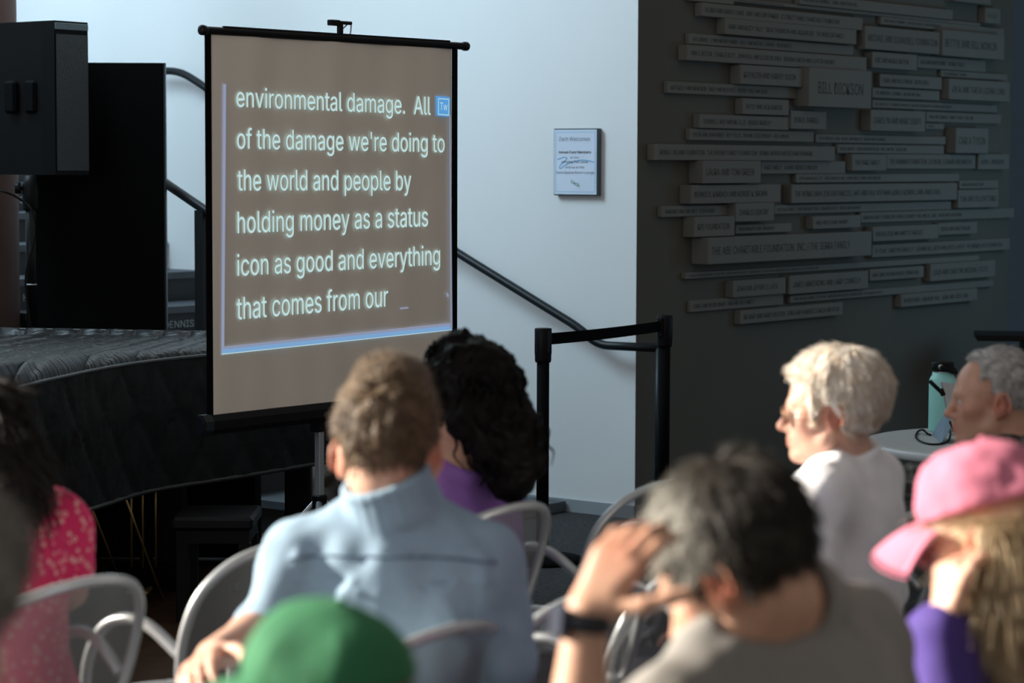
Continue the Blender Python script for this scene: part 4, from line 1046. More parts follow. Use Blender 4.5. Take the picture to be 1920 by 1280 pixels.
def hair_cap(HC, R, s=1.0, vol=0.012, hairline=0.052, low=None, top=None, noise=0.006, freq=(16, 5), h=0.0045, recede=0.0, seed=1, extra=None, crown=(0, -0.055, 0.12), side=None):
    """short hair: a layer over the skull that ends at the hairline, round the ears and at the nape"""
    Rn = np.array(R); H = np.array(HC); m = 0.24
    f = Field(H-m, H+m, h)
    low = low or ([-0.13, -0.075, -0.04, -0.012, 0.008, 0.022, 0.036, 0.06], [-0.075, -0.068, -0.045, 0.012, 0.030, 0.000, 0.004, 0.05])
    def loc(x, y, z):
        d = np.stack((x-H[0], y-H[1], z-H[2]), -1)@Rn/s; return d[..., 0], d[..., 1], d[..., 2]
    def fn(x, y, z):
        X, Y, Z = loc(x, y, z)
        vv = vol*np.clip(0.55+0.45*(Z+0.03)/0.10 if side is None else side+(1-side)*(Z-0.01)/0.10, 0.35 if side is None else side, 1.0)
        rx, ry, rz = 0.075+vol, 0.097+vol, 0.087+vol
        q = np.sqrt((X/rx)**2+((Y+0.013)/ry)**2+((Z-0.040)/rz)**2); g_ = np.sqrt((X/rx**2)**2+((Y+0.013)/ry**2)**2+((Z-0.040)/rz**2)**2)
        d = q*(q-1)/np.maximum(g_, 1e-4)+(vol-vv)
        rx, ry, rz = 0.066+vol, 0.058+vol*0.7, 0.062+vol
        q = np.sqrt((X/rx)**2+((Y-0.035)/ry)**2+((Z-0.033)/rz)**2); g_ = np.sqrt((X/rx**2)**2+((Y-0.035)/ry**2)**2+((Z-0.033)/rz**2)**2)
        d = np.minimum(d, q*(q-1)/np.maximum(g_, 1e-4)+(vol-vv))
        # along the flow from the crown: fine grooves
        th = np.arctan2(X-crown[0], Y-crown[1]+1e-6); rr = np.sqrt((X-crown[0])**2+(Y-crown[1])**2+(Z-crown[2])**2)
        d = d-noise*(vnoise(th*freq[0], rr*freq[1]*10, Z*0+3, seed)+0.6*vnoise(th*freq[0]*2.3, rr*freq[1]*18, Z*0+7, seed+1))
        lo = np.interp(Y, low[0], low[1])+0.006*vnoise(X*90, Y*90, Z*30, seed+2)
        fr = Y-(hairline+0.30*np.clip(Z-0.06, 0, 1)-recede*np.exp(-((np.abs(X)-0.045)/0.02)**2)+0.006*vnoise(X*70, Y*20, Z*70, seed+3))
        fr = np.where(Z > 0.085-recede, fr-0.03, fr)
        return np.maximum(d, np.maximum(lo-Z, fr))*s
    f.fn(H-m, H+m, fn)
    if extra: extra(f, lambda x, y, z: H+Rn@(np.array((x, y, z))*s), Rn)
    P, Q = f.mesh(2); return P, Q, vnormals(P, Q)
def flow_from(c, R, HC, s=1.0, bias=(0, 0, 0)):
    cc = np.array(HC)+np.array(R)@(np.array(c)*s); bb = np.array(R)@np.array(bias)
    return lambda p, n: unit(p-cc)+bb
def eyes(HC, R, parent, s=1.0):
    for q in (-1, 1):
        c = Vector(HC)+R@(Vector((0.031*q, 0.0800, 0.0055))*s); mb = MB()
        mb.lathe([(0.0118*s*math.sin(a), -0.0118*s*math.cos(a)) for a in np.linspace(0.15, PI-0.05, 10)], c, 14, R@Vector((0, 1, 0.0)))
        e = mb.build('eye', M['glass'], parent, True)
        mb = MB(); mb.lathe([(0.0055*s, 0.0), (0.0045*s, 0.0012*s)], c+R@Vector((0, 0.0108*s, 0)), 14, R@Vector((0, 1, 0))); mb.build('iris', M['iris'], e, True)
def legs(B, fwd, parent, name='trousers', m=None, shoes=True, o=None, gird=1.0):
    """seated legs from the hips: thighs, shins; shoes on the floor"""
    H = np.array(B['H']); fw = unit((fwd[0], fwd[1], 0)); rt = np.array((fw[1], -fw[0], 0))
    f = Field(H-0.75+np.array((0, 0, 0.75-H[2]-0.02)), H+np.array((0.75, 0.75, 0.25)), 0.009)
    f.ell(H+np.array((0, 0, 0.0)), (0.172*gird, 0.172*gird, 0.105), None, 0.03)
    feet = []
    for q in (-1, 1):
        a = H+rt*0.085*q+fw*0.04-np.array((0, 0, 0.015)); k_ = H+rt*0.12*q+fw*0.44; k_[2] = 0.515; an = k_-fw*0.02; an = np.array((an[0], an[1], 0.085))
        f.cap(a, k_, 0.082*gird, 0.062, 0.03); f.cap(k_, an, 0.062, 0.05, 0.025); feet.append((an, fw))
    f.displace(lambda x, y, z: 0.004*vnoise(x*20, y*20, z*20, 4))
    P, Q = f.mesh(); tr = link_np(name, P, Q, m or M['trousers'], parent)
    for an, d in feet:
        f = Field(an-0.2+np.array((0, 0, 0.12)), an+np.array((0.27, 0.27, 0.1)), 0.007); b = an.copy(); b[2] = 0.043
        f.cap(b-d*0.04, b+d*0.09, 0.042, 0.040, 0.02); f.cap(b+d*0.09, b+d*0.16-np.array((0, 0, 0.012)), 0.040, 0.030, 0.02); f.cap(an, b, 0.042, 0.042, 0.02); f.cut((0, 0, 0.002), (0, 0, -1))
        P, Q = f.mesh(); link_np('shoe', P, Q, M['shoe'], parent)
def default_arm(B, side, fw, rt):
    S = np.array(B['SL' if side < 0 else 'SR']); H = np.array(B['H'])
    E = S*0.5+(H+rt*B.get('elbow', 0.27)*side)*0.5; E[2] = 0.70; E = E-fw*0.02
    Wr = H+fw*0.30+rt*0.09*side; Wr[2] = 0.635
    return E, Wr
def person(label, B, R, skin, red, cloth, hairfn, fwd, sleeve='short', arms=(None, None), s=1.0, nr=0.056, neckcut=None, shirtname='shirt', pad=0.012, wrinkle=0.006, collar=0.0, seed=1, h=0.0055, gird=1.0, legm=None, shirt_extra=None, hs=1.0, hand_s=1.0):
    """B: joints in world space (HC head centre, N neck base, SL/SR shoulders, H hips)"""
    B = {k_: (np.array(v, float) if not isinstance(v, (int, float, bool)) else v) for k_, v in B.items()}
    fw = unit((fwd[0], fwd[1], 0)); rt = np.array((fw[1], -fw[0], 0))
    o = np.array((B['H'][0], B['H'][1], 0)); A = []
    for i, sd in enumerate((-1, 1)):
        a = arms[i] or {}
        E, Wr = default_arm(B, sd, fw, rt); E = np.array(a.get('E', E)); Wr = np.array(a.get('W', Wr))
        A.append(dict(E=E, W=Wr, D=a.get('D', fw-np.array((0, 0, 0.25))-rt*sd*0.35), N=a.get('N', (0, 0, -1)), T=a.get('T', -rt*sd), curl=a.get('curl', 0.35), curls=a.get('curls'), thumb=a.get('thumb')))
    pts = np.array([B['HC'], B['N'], B['SL'], B['SR'], B['H']]+[q for a in A for q in (a['E'], a['W'])])
    lo = pts.min(0)-0.22; hi = pts.max(0)+0.24; lo[2] = max(0.36, B['H'][2]-0.16)
    f = Field(lo, hi, h)
    seg_body(f, B)
    for q in (-1, 1):
        a_ = B['H']+rt*0.085*q+fw*0.04-np.array((0, 0, 0.015)); f.cap(a_, a_+fw*0.08, 0.075, 0.07, 0.03)
    for S, a in zip((B['SL'], B['SR']), A):
        arm_prims(f, S, a['E'], a['W'], s); hand(f, a['W'], a['D'], a['N'], a['T'], a['curl'], s*hand_s, a['curls'], a['thumb'])
    hp = head_prims(f, B['HC'], R, hs, B['N'], nr)
    P, Q = f.mesh()
    body = link_np('person', P, Q, skin_mat(skin[0], skin[1], red), None, loc=o)
    tag(body, label, 'person', 'people seated in the audience')
    ear = [(hp(q*0.084, -0.012, -0.005), 0.035, 0.9) for q in (-1, 1)]
    set_tint(body, tint_of(P, ear+[(hp(0, 0.096, -0.063), 0.022, 0.7), (hp(0, 0.113, -0.03), 0.02, 0.5), (hp(0.045, 0.06, -0.02), 0.035, 0.35), (hp(-0.045, 0.06, -0.02), 0.035, 0.35)]+[(np.array(a['W'])+unit(a['D'])*0.09, 0.04, 0.4) for a in A]))
    eyes(B['HC'], R, body, hs)
    # shirt
    g = Field(lo-0.02, hi+0.02, 0.0065); g.lo = g.lo
    Rm, u, r, fv = seg_body(g, B, pad)
    for S, a in zip((B['SL'], B['SR']), A):
        S = np.array(S); E, Wr = a['E'], a['W']
        if sleeve == 'short':
            e = S+(E-S)*0.72; g.cap(S, e, 0.056*s+pad*0.6, 0.050*s+pad, 0.02)
        elif sleeve == 'elbow':
            e = E+(Wr-E)*0.06; g.cap(S, E, 0.056*s+pad*0.6, 0.044*s+pad, 0.02); g.cap(E, e, 0.046*s+pad, 0.048*s+pad, 0.01)
        else:
            g.cap(S, E, 0.056*s+pad*0.6, 0.043*s+pad, 0.02); g.cap(E, Wr-(Wr-E)*0.10, 0.043*s+pad, 0.033*s+pad, 0.012)
    nk = hp(0, -0.026, -0.04); nd = unit(nk-B['N'])
    # neck opening
    g.cap(B['N']+nd*(nr+0.012), B['N']+nd*0.22, nr+0.006, nr+0.012, 0.008, True)
    if shirt_extra: shirt_extra(g, B, Rm, u, r, fv, A)
    g.displace(lambda x, y, z: wrinkle*(vnoise(x*13+z*4, y*13, z*9, seed)+0.7*vnoise(x*26, y*26+z*8, z*15, seed+5)), 0.04)
    if collar:
        ax, ay, az = (np.array(q) for q in basis(nd)); cp = B['N']+nd*collar
        ring = [cp+(ax*math.cos(t)+ay*math.sin(t))*(nr+0.017) for t in np.linspace(0, 2*PI, 25)]
        for a_, b_ in zip(ring[:-1], ring[1:]): g.cap(a_-nd*collar, a_, 0.014, 0.0085, 0.008); g.cap(a_, b_, 0.0085, None, 0.004)
    P2, Q2 = g.mesh(2); sh = link_np(shirtname, P2, Q2, cloth, body)
    legs(B, fwd, body, m=legm, gird=gird)
    hairfn(body, B, R, P, Q)
    return body, sh, A, hp
def from_px(HC, N, SL, SR, lean=0.0, fwd=(0, 1), hz=0.56, hback=0.08):
    d = {k: np.array(at(*v)) for k, v in dict(HC=HC, N=N, SL=SL, SR=SR).items()}
    n = d['N']; f2 = unit((fwd[0], fwd[1], 0)); d['H'] = np.array((n[0], n[1], hz))-f2*hback
    return d
def hair_mat(name, c, c2, vs=40, rough=0.55): return mat(name, c, rough, color2=c2, vscale=vs, spec=0.35)
def place_px(px, py, Y): return np.array(at(px, py, Y))

def nbody(HC, N, fwd, w_=0.165, drop=0.045, hz=0.56, hback=0.06, girth=1.0, bust=False):
    n = place_px(*N); f2 = unit((fwd[0], fwd[1], 0)); rt = np.array((f2[1], -f2[0], 0))
    H = n-f2*hback; H[2] = hz
    return dict(HC=place_px(*HC), N=n, SL=n-rt*w_-np.array((0, 0, drop)), SR=n+rt*w_-np.array((0, 0, drop)), H=H, girth=girth, bust=bust)
def short_hair(m, length=0.022, n=3500, flow_c=(0, -0.055, 0.12), bias=(0, 0, 0), width=0.0011, hs=1.0, jit=0.3, lift=0.35, droop=0.0, tintf=None, **kw):
    def fnc(body, B, R, P0, Q0):
        P, Q, Nn = hair_cap(B['HC'], R, hs, **kw)
        ex = strands(P, Nn, np.arange(len(P)), n, length, flow_from(flow_c, R, B['HC'], hs, bias), width, lift, 4, 0.0, jit, droop, [(np.array(B['HC'])+np.array(R)@(np.array((0.085*q, -0.004, -0.006))*hs), 0.034*hs) for q in (-1, 1)])
        o = link_np('hair', P, Q, m, body, ex)
        if tintf:
            V = np.concatenate([P, np.array(ex[0])]); L_ = (V-B['HC'])@np.array(R)/hs; set_tint(o, np.clip(tintf(L_), 0, 1))
    return fnc
def long_hair(m, locks, length, n, seed=3, noise=0.012, width=0.0016, curls=None, front=0.05, below=None, jit=0.25, hs=1.0, wave=0.0, capvol=0.018):
    """locks: list of (points in head space, radius0, radius1)"""
    def fnc(body, B, R, P0, Q0):
        H = np.array(B['HC']); Rn = np.array(R); up = np.array((0, 0, 1))
        pts = [[H+Rn@(np.array(p[:3])*hs)+(np.array((0, 0, p[3])) if len(p) > 3 else 0) for p in lk[0]] for lk in locks]
        al = np.array([p for lk in pts for p in lk]+[H]); f = Field(al.min(0)-0.17, al.max(0)+0.17, 0.006)
        f.ell(H+Rn@np.array((0, -0.018, 0.045)), (0.079+capvol, 0.10+capvol, 0.09+capvol), Rn, 0.02)
        for lk, pp in zip(locks, pts):
            k_ = len(pp)-1
            for i in range(k_):
                ra = lk[1]+(lk[2]-lk[1])*i/k_; rb = lk[1]+(lk[2]-lk[1])*(i+1)/k_; f.cap(pp[i], pp[i+1], ra, rb, 0.02)
        # face stays free
        f.ell(H+Rn@np.array((0, 0.115, -0.035)), (0.066, 0.080, 0.105), Rn, 0.012, True)
        fr = 26 if curls else 34
        f.displace(lambda x, y, z: noise*(vnoise(x*fr, y*fr, z*(fr if curls else 5), seed)+0.6*vnoise(x*fr*2, y*fr*2, z*(fr*1.6 if curls else 9), seed+1)), 0.04)
        if below is not None: f.cut(H+Rn@np.array((0, 0, below)), Rn@np.array((0, 0.12, 1.0)))
        P, Q = f.mesh(1); Nn = vnormals(P, Q)
        c0 = H+Rn@np.array((0, -0.03, 0.14))
        fl_ = lambda p, n_: np.array((0, 0, -1.0))+0.8*unit(p-c0)*(1 if p[2] > H[2]+0.02 else 0.12)
        if curls:
            V = []; Fq = []
            for i in rng.choice(len(P), curls):
                p, n_ = P[i], Nn[i]; d = fl_(p, n_); d = unit(d-n_*np.dot(d, n_)+rng.normal(0, 0.12, 3)); a = unit(np.cross(d, n_)); b = np.cross(d, a); Ln = length*rng.uniform(0.5, 1.1)*(0.55 if p[2] > H[2]+0.03 else 1.0); R0 = rng.uniform(0.004, 0.009); ph = rng.uniform(0, 6.28); turns = Ln/rng.uniform(0.022, 0.04); bend = np.array((0, 0, -0.7))-n_*0.5
                tp = []
                for j in range(19):
                    t = j/18; q = p-n_*0.004+d*Ln*t+bend*Ln*0.75*t*t+a*R0*math.cos(ph+turns*6.28*t)+b*R0*math.sin(ph+turns*6.28*t); tp.append(q)
                gi = tuple(int(k2) for k2 in np.clip(np.round((tp[-1]-f.lo)/f.h), 0, np.array(f.n)-1))
                if f.v[gi] > 0.021 or tp[-1][2] < P[:, 2].min()+0.012: continue
                mb = MB(); mb.tube(tp, 0.0022, 4, rs=[0.0034*(1-0.6*abs(2*j/18-1)**3) for j in range(19)]); off = len(V); V += mb.v; Fq += [tuple(k2+off for k2 in q) for q in mb.f]
            ex = (V, Fq)
        else:
            sel = np.arange(len(P))
            if below is not None: l_ = (P-H)@Rn; sel = sel[~((l_[:, 2] > below-0.022) & (l_[:, 1] > -0.02))]
            ex = strands(P, Nn, sel, n, length, fl_, width, 0.12, 6, wave, jit, 0.0)
        link_np('hair', P, Q, m, body, ex)
    return fnc
def cap_hat(body, HC, R, m, hs=1.0, tilt=0.0, seed=1, under=None, dents=0.004, blen=0.078, drp=0.020):
    H = np.array(HC); Rn = np.array(R); Pw = lambda x, y, z: H+Rn@(np.array((x, y, z))*hs)
    cap = bpy.data.objects.new('cap', None); C.objects.link(cap); cap.parent = body; cap['_o'] = body['_o']
    f = Field(H-0.2, H+0.22, 0.005)
    f.ell(Pw(0, -0.010, 0.045), (0.089*hs, 0.110*hs, 0.108*hs), Rn, 0.01); f.ell(Pw(0, 0.035, 0.055), (0.076*hs, 0.066*hs, 0.085*hs), Rn, 0.03)
    f.displace(lambda x, y, z: dents*(vnoise(x*17, y*17, z*15, seed)+0.4*vnoise(x*40, y*40, z*40, seed+2)))
    def seam(x, y, z):
        d = np.stack((x-H[0], y-H[1], z-H[2]), -1)@Rn/hs; th = np.arctan2(d[..., 0], d[..., 1]+0.01); a = np.abs(((th/(PI/3))+0.5) % 1-0.5)*(PI/3)
        return -0.0018*np.exp(-(a*0.09/0.0025)**2)
    f.displace(seam)
    nn = Rn@unit((0, -0.22, -1.0)); f.cut(Pw(0, 0.09, 0.030), nn)
    f.ell(Pw(0, -0.010, 0.040), (0.083*hs, 0.104*hs, 0.100*hs), Rn, 0.0, True) if under else None
    P, Q = f.mesh(2); link_np('crown', P, Q, m, cap)
    mb = MB(); mb.lathe([(0.008, 0), (0.008, 0.003), (0.004, 0.005)], Pw(0, -0.005, 0.152), 14, Rn@np.array((0, 0, 1.0))); mb.build('button', m, cap, True)
    V = []; Fq = []; nt_, nr_ = 28, 8
    for side in (0, 1):
        for j in range(nr_+1):
            for i in range(nt_+1):
                th = math.radians(-72+144*i/nt_); t = j/nr_; ex = blen*math.cos(th*0.95)**0.55
                x = (0.079+0.008*t)*math.sin(th); y = 0.030+0.062*math.cos(th)+ex*t; z = 0.036-0.012*t-drp*t*t-0.030*(x/0.08)**2*(0.5+0.5*t)-0.004*side
                V.append(Pw(x, y, z))
    L_ = (nr_+1)*(nt_+1)
    for side in (0, 1):
        for j in range(nr_):
            for i in range(nt_):
                a = side*L_+j*(nt_+1)+i; q = (a, a+1, a+nt_+2, a+nt_+1); Fq.append(q if side == 0 else q[::-1])
    rim = [j*(nt_+1) for j in range(nr_+1)]+[nr_*(nt_+1)+i for i in range(1, nt_+1)]+[j*(nt_+1)+nt_ for j in range(nr_-1, -1, -1)]
    for a, b in zip(rim[:-1], rim[1:]): Fq.append((a, a+L_, b+L_, b))
    link('brim', V, Fq, m, cap, True)
    return cap

# ---- light blue shirt, seen from behind
B1 = dict(HC=place_px(728, 856, 4.42), N=place_px(742, 955, 4.40), SL=place_px(566, 1045, 4.42), SR=place_px(908, 1050, 4.42))
B1['H'] = B1['N']+np.array((0.0, 0.03, 0)); B1['H'][2] = 0.56
shirt1 = mat('shirt_blue', (0.25, 0.36, 0.46), 0.85, var=0.07, vscale=18, bump=0.15, bscale=300)
hair1 = mat('hair_brown', (0.105, 0.068, 0.042), 0.5, color2=(0.23, 0.155, 0.092), vscale=45, spec=0.4)
def quiff(f, Pf, Rn):
    f.ell(Pf(0.0, 0.025, 0.125), (0.070, 0.085, 0.046), Rn, 0.03); f.ell(Pf(-0.01, 0.055, 0.140), (0.055, 0.05, 0.036), Rn, 0.02)
    f.displace(lambda x, y, z: 0.004*vnoise(x*45, y*20, z*40, 8)+0.002*vnoise(x*110, y*50, z*110, 9), 0.02)
def seams(g, B, Rm, u, r, fv, A):
    # yoke seam across the back, sleeve seams, folds at the left armpit
    def proj(p):
        for k in range(60):
            q = p-fv*(0.30-0.005*k); i = tuple(int(round(c)) for c in (q-g.lo)/g.h)
            if all(0 <= i[j] < g.n[j] for j in range(3)) and g.v[i] < 0: return q
        return p
    mid = (B['SL']+B['SR'])/2-u*0.015
    L_ = [proj(mid+r*t-u*0.02*(1-abs(t)/0.17)) for t in np.linspace(-0.17, 0.17, 19)]
    for a, b in zip(L_[:-1], L_[1:]): g.cap(a-u*0.004, b-u*0.004, 0.0055, None, 0.004); g.cap(a+u*0.004, b+u*0.004, 0.004, None, 0.003, True)
    for S, q in ((B['SL'], -1), (B['SR'], 1)):
        for (dx, dz, ex, ez) in ((0.0, 0.02, 0.02, -0.16), (0.05, -0.10, 0.10, -0.02), (0.03, -0.14, 0.09, -0.08)):
            a = proj(S-r*q*dx+u*dz); b = proj(S-r*q*ex+u*ez); g.cap(a, b, 0.011, 0.007, 0.012)
Y4 = lambda x, y, d=0: place_px(x, y, 4.40+d)
body1, sh1, A1, hp1 = person('person with short brown hair in a light blue shirt, seen from behind', B1, rot(-4, -6), ('skin_fair', (0.62, 0.36, 0.26)), (0.60, 0.20, 0.12), shirt1,
    short_hair(hair1, 0.024, 9000, (0, -0.075, 0.10), (0, 0.10, 0.20), 0.0009, hs=1.10, jit=0.16, lift=0.22, vol=0.016, side=0.22, noise=0.0035, low=([-0.13, -0.09, -0.06, -0.035, -0.012, 0.008, 0.022, 0.036, 0.06], [-0.085, -0.082, -0.075, -0.050, 0.010, 0.030, 0.000, 0.004, 0.05]), extra=quiff),
    (-0.05, 1), 'elbow', (dict(E=Y4(505, 1180, 0.0), W=Y4(398, 1228, -0.20), D=place_px(340, 1262, 4.0)-place_px(398, 1228, 4.20), N=(0, 0.3, -1), T=(0.5, 0.8, 0.2), curl=0.3), dict(E=Y4(945, 1235, 0.02))), s=1.04, hs=1.10, collar=0.062, wrinkle=0.009, seed=11, nr=0.060, shirt_extra=seams)
from mathutils.bvhtree import BVHTree
me_ = sh1.data; tree = BVHTree.FromPolygons([tuple(v.co) for v in me_.vertices], [tuple(p.vertices) for p in me_.polygons]); o1 = Vector(sh1.parent.location)
u1_ = Vector(unit(B1['N']-B1['H'])); r1_ = Vector(unit(B1['SR']-B1['SL'])); f1_ = u1_.cross(r1_); m1_ = (Vector(B1['SL'])+Vector(B1['SR']))/2-o1
yk = []
for t in np.linspace(-0.19, 0.19, 30):
    h_ = tree.ray_cast(m1_+r1_*float(t)+u1_*(0.012+0.018*math.cos(t*8))-f1_*0.4, f1_)
    if h_[0] is not None: yk.append(h_[0]+o1-f1_*0.0005)
mb = MB(); mb.tube(yk, 0.0032, 6); mb.build('yoke_seam', mat('seam_thread', (0.13, 0.19, 0.26), 0.85, var=0.3, vscale=90), sh1, True)
# ---- dark curly hair, purple top
B2 = nbody((872, 758, 5.88), (850, 882, 5.92), (-0.75, 0.66), 0.150, 0.05, 0.53, 0.0, 0.82, True); B2['elbow'] = 0.20
hair2 = mat('hair_black', (0.003, 0.0025, 0.0025), 0.45, color2=(0.007, 0.0055, 0.005), vscale=40, spec=0.06)
purple = mat('purple_knit', (0.34, 0.16, 0.54), 0.85, var=0.12, vscale=20, bump=0.2, bscale=200)
lk = [([(0, -0.06, 0.06), (0.02, -0.10, -0.06), (0.03, -0.112, -0.15), (0.03, -0.105, -0.185)], 0.085, 0.062), ([(0.06, -0.03, 0.05), (0.085, -0.05, -0.06), (0.08, -0.08, -0.16), (0.07, -0.085, -0.175)], 0.06, 0.05), ([(-0.06, -0.03, 0.05), (-0.075, -0.05, -0.03), (-0.05, -0.085, -0.11)], 0.050, 0.040), ([(0, 0.04, 0.10), (0, 0.0, 0.115), (0, -0.06, 0.09)], 0.055, 0.07)]
person('person with long dark curly hair in a purple top, turned toward the projection screen', B2, rot(56, -6), ('skin_tan', (0.50, 0.28, 0.19)), (0.48, 0.17, 0.10), purple,
    long_hair(hair2, lk, 0.13, 0, 21, 0.013, curls=650, capvol=0.022), (-0.75, 0.66), 'long', hs=0.96, nr=0.048, collar=0.03, seed=21, s=0.92)
# ---- white hair, glasses, white shirt
B3 = nbody((1558, 772, 5.42), (1590, 868, 5.44), (-0.88, 0.47), 0.165, 0.055, 0.56, -0.01, 1.12, True)
white = mat('shirt_white', (0.90, 0.88, 0.91), 0.85, var=0.03, vscale=15, bump=0.1, bscale=250)
hair3 = mat('hair_white', (0.80, 0.66, 0.52), 0.5, color2=(0.95, 0.90, 0.83), vscale=35, spec=0.35)
def bob(f, Pf, Rn):
    f.ell(Pf(0, -0.065, 0.045), (0.080, 0.066, 0.085), Rn, 0.03)
    f.displace(lambda x, y, z: 0.0018*(vnoise(x*60, y*60, z*16, 31)+0.7*vnoise(x*140, y*140, z*30, 32)), 0.02)
body3, sh3, A3, hp3 = person('white-haired person with glasses in a white shirt, in profile before the dark wall', B3, rot(80, -3), ('skin_pale', (0.60, 0.35, 0.26)), (0.55, 0.20, 0.14), white,
    short_hair(hair3, 0.028, 11000, (0, -0.035, 0.15), (0, -0.10, -0.35), 0.0010, jit=0.10, lift=0.04, vol=0.024, noise=0.003, hairline=0.040, seed=5, low=([-0.13, -0.09, -0.05, -0.022, -0.006, 0.012, 0.03, 0.045, 0.06, 0.075], [-0.085, -0.075, -0.060, -0.02, 0.020, 0.026, -0.012, -0.004, 0.035, 0.05]), extra=bob),
    (-0.88, 0.47), 'long', s=0.97, nr=0.052, collar=0.03, seed=31, wrinkle=0.008)
gl = bpy.data.objects.new('glasses', None); C.objects.link(gl); gl.parent = body3; gl['_o'] = body3['_o']
for q in (-1, 1):
    ring = [hp3(0.032*q+0.022*math.cos(a), 0.108-0.004*abs(math.cos(a)), -0.002+0.018*math.sin(a)) for a in np.linspace(0, 2*PI, 25)[:-1]]
    mb = MB(); mb.tube(ring, 0.0013, 8, True); rim_ = mb.build('rim', M['gold'], gl, True)
    mb = MB(); mb.add([Vector(p) for p in ring]+[Vector(p)+Vector(R_ @ Vector((0, 0.001, 0))) for R_ in (rot(80, -3),) for p in ring], [tuple(range(23, -1, -1)), tuple(range(24, 48))]); mb.build('lens', M['lens'], rim_)
    mb = MB(); mb.tube([hp3(0.054*q, 0.104, 0.002), hp3(0.070*q, 0.085, 0.004), hp3(0.083*q, 0.01, 0.008), hp3(0.084*q, -0.012, 0.010)], 0.0013, 6); mb.build('temple', M['gold'], gl, True)
mb = MB(); mb.tube([hp3(-0.010, 0.108, 0.002), hp3(0, 0.112, 0.005), hp3(0.010, 0.108, 0.002)], 0.0013, 6); mb.build('bridge', M['gold'], gl, True)
# ---- balding grey man at the table, plaid shirt
def plaid_mat():
    m = mat('plaid', (0.05, 0.055, 0.05), 0.85); nt = m.node_tree; b = nt.nodes['Principled BSDF']; tc = nt.nodes.new('ShaderNodeTexCoord')
    sp_ = nt.nodes.new('ShaderNodeSeparateXYZ'); nt.links.new(tc.outputs['Object'], sp_.inputs[0])
    prev = None
    for ax, k_, th in ((0, 190, 0.72), (2, 190, 0.72), (1, 190, 0.72), (0, 95, 0.55), (2, 95, 0.55)):
        m1 = nt.nodes.new('ShaderNodeMath'); m1.operation = 'MULTIPLY'; m1.inputs[1].default_value = k_; nt.links.new(sp_.outputs[ax], m1.inputs[0])
        m2 = nt.nodes.new('ShaderNodeMath'); m2.operation = 'SINE'; nt.links.new(m1.outputs[0], m2.inputs[0])
        m3 = nt.nodes.new('ShaderNodeMath'); m3.operation = 'GREATER_THAN'; m3.inputs[1].default_value = th; nt.links.new(m2.outputs[0], m3.inputs[0])
        if prev is None: prev = m3.outputs[0]
        else:
            ad = nt.nodes.new('ShaderNodeMath'); ad.operation = 'ADD'; nt.links.new(prev, ad.inputs[0]); nt.links.new(m3.outputs[0], ad.inputs[1]); prev = ad.outputs[0]
    dv_ = nt.nodes.new('ShaderNodeMath'); dv_.operation = 'DIVIDE'; dv_.inputs[1].default_value = 3; nt.links.new(prev, dv_.inputs[0])
    rp_ = nt.nodes.new('ShaderNodeValToRGB'); rp_.color_ramp.elements[0].color = (0.010, 0.012, 0.011, 1); rp_.color_ramp.elements[1].color = (0.17, 0.17, 0.155, 1)
    nt.links.new(dv_.outputs[0], rp_.inputs[0]); nt.links.new(rp_.outputs[0], b.inputs['Base Color']); return m
B4 = nbody((1862, 752, 6.05), (1896, 846, 6.05), (-0.95, 0.31), 0.175, 0.045, 0.56, 0.0, 1.1)
hair4 = mat('hair_silver', (0.36, 0.33, 0.31), 0.5, color2=(0.70, 0.68, 0.66), vscale=40, spec=0.35)
person('older grey-haired person in a dark plaid shirt, in profile beside the round table', B4, rot(86, -2), ('skin_ruddy', (0.56, 0.30, 0.21)), (0.58, 0.20, 0.14), plaid_mat(),
    short_hair(hair4, 0.018, 5000, (0, 0.02, 0.13), (0, -0.3, -0.1), 0.0008, jit=0.15, lift=0.2, vol=0.009, side=0.5, noise=0.0025, hairline=0.012, recede=0.02, seed=41),
    (-0.95, 0.31), 'long', (dict(E=place_px(1722, 905, 5.85), W=place_px(1640, 1000, 5.95)), None), s=1.0, collar=0.035, seed=41, nr=0.060)
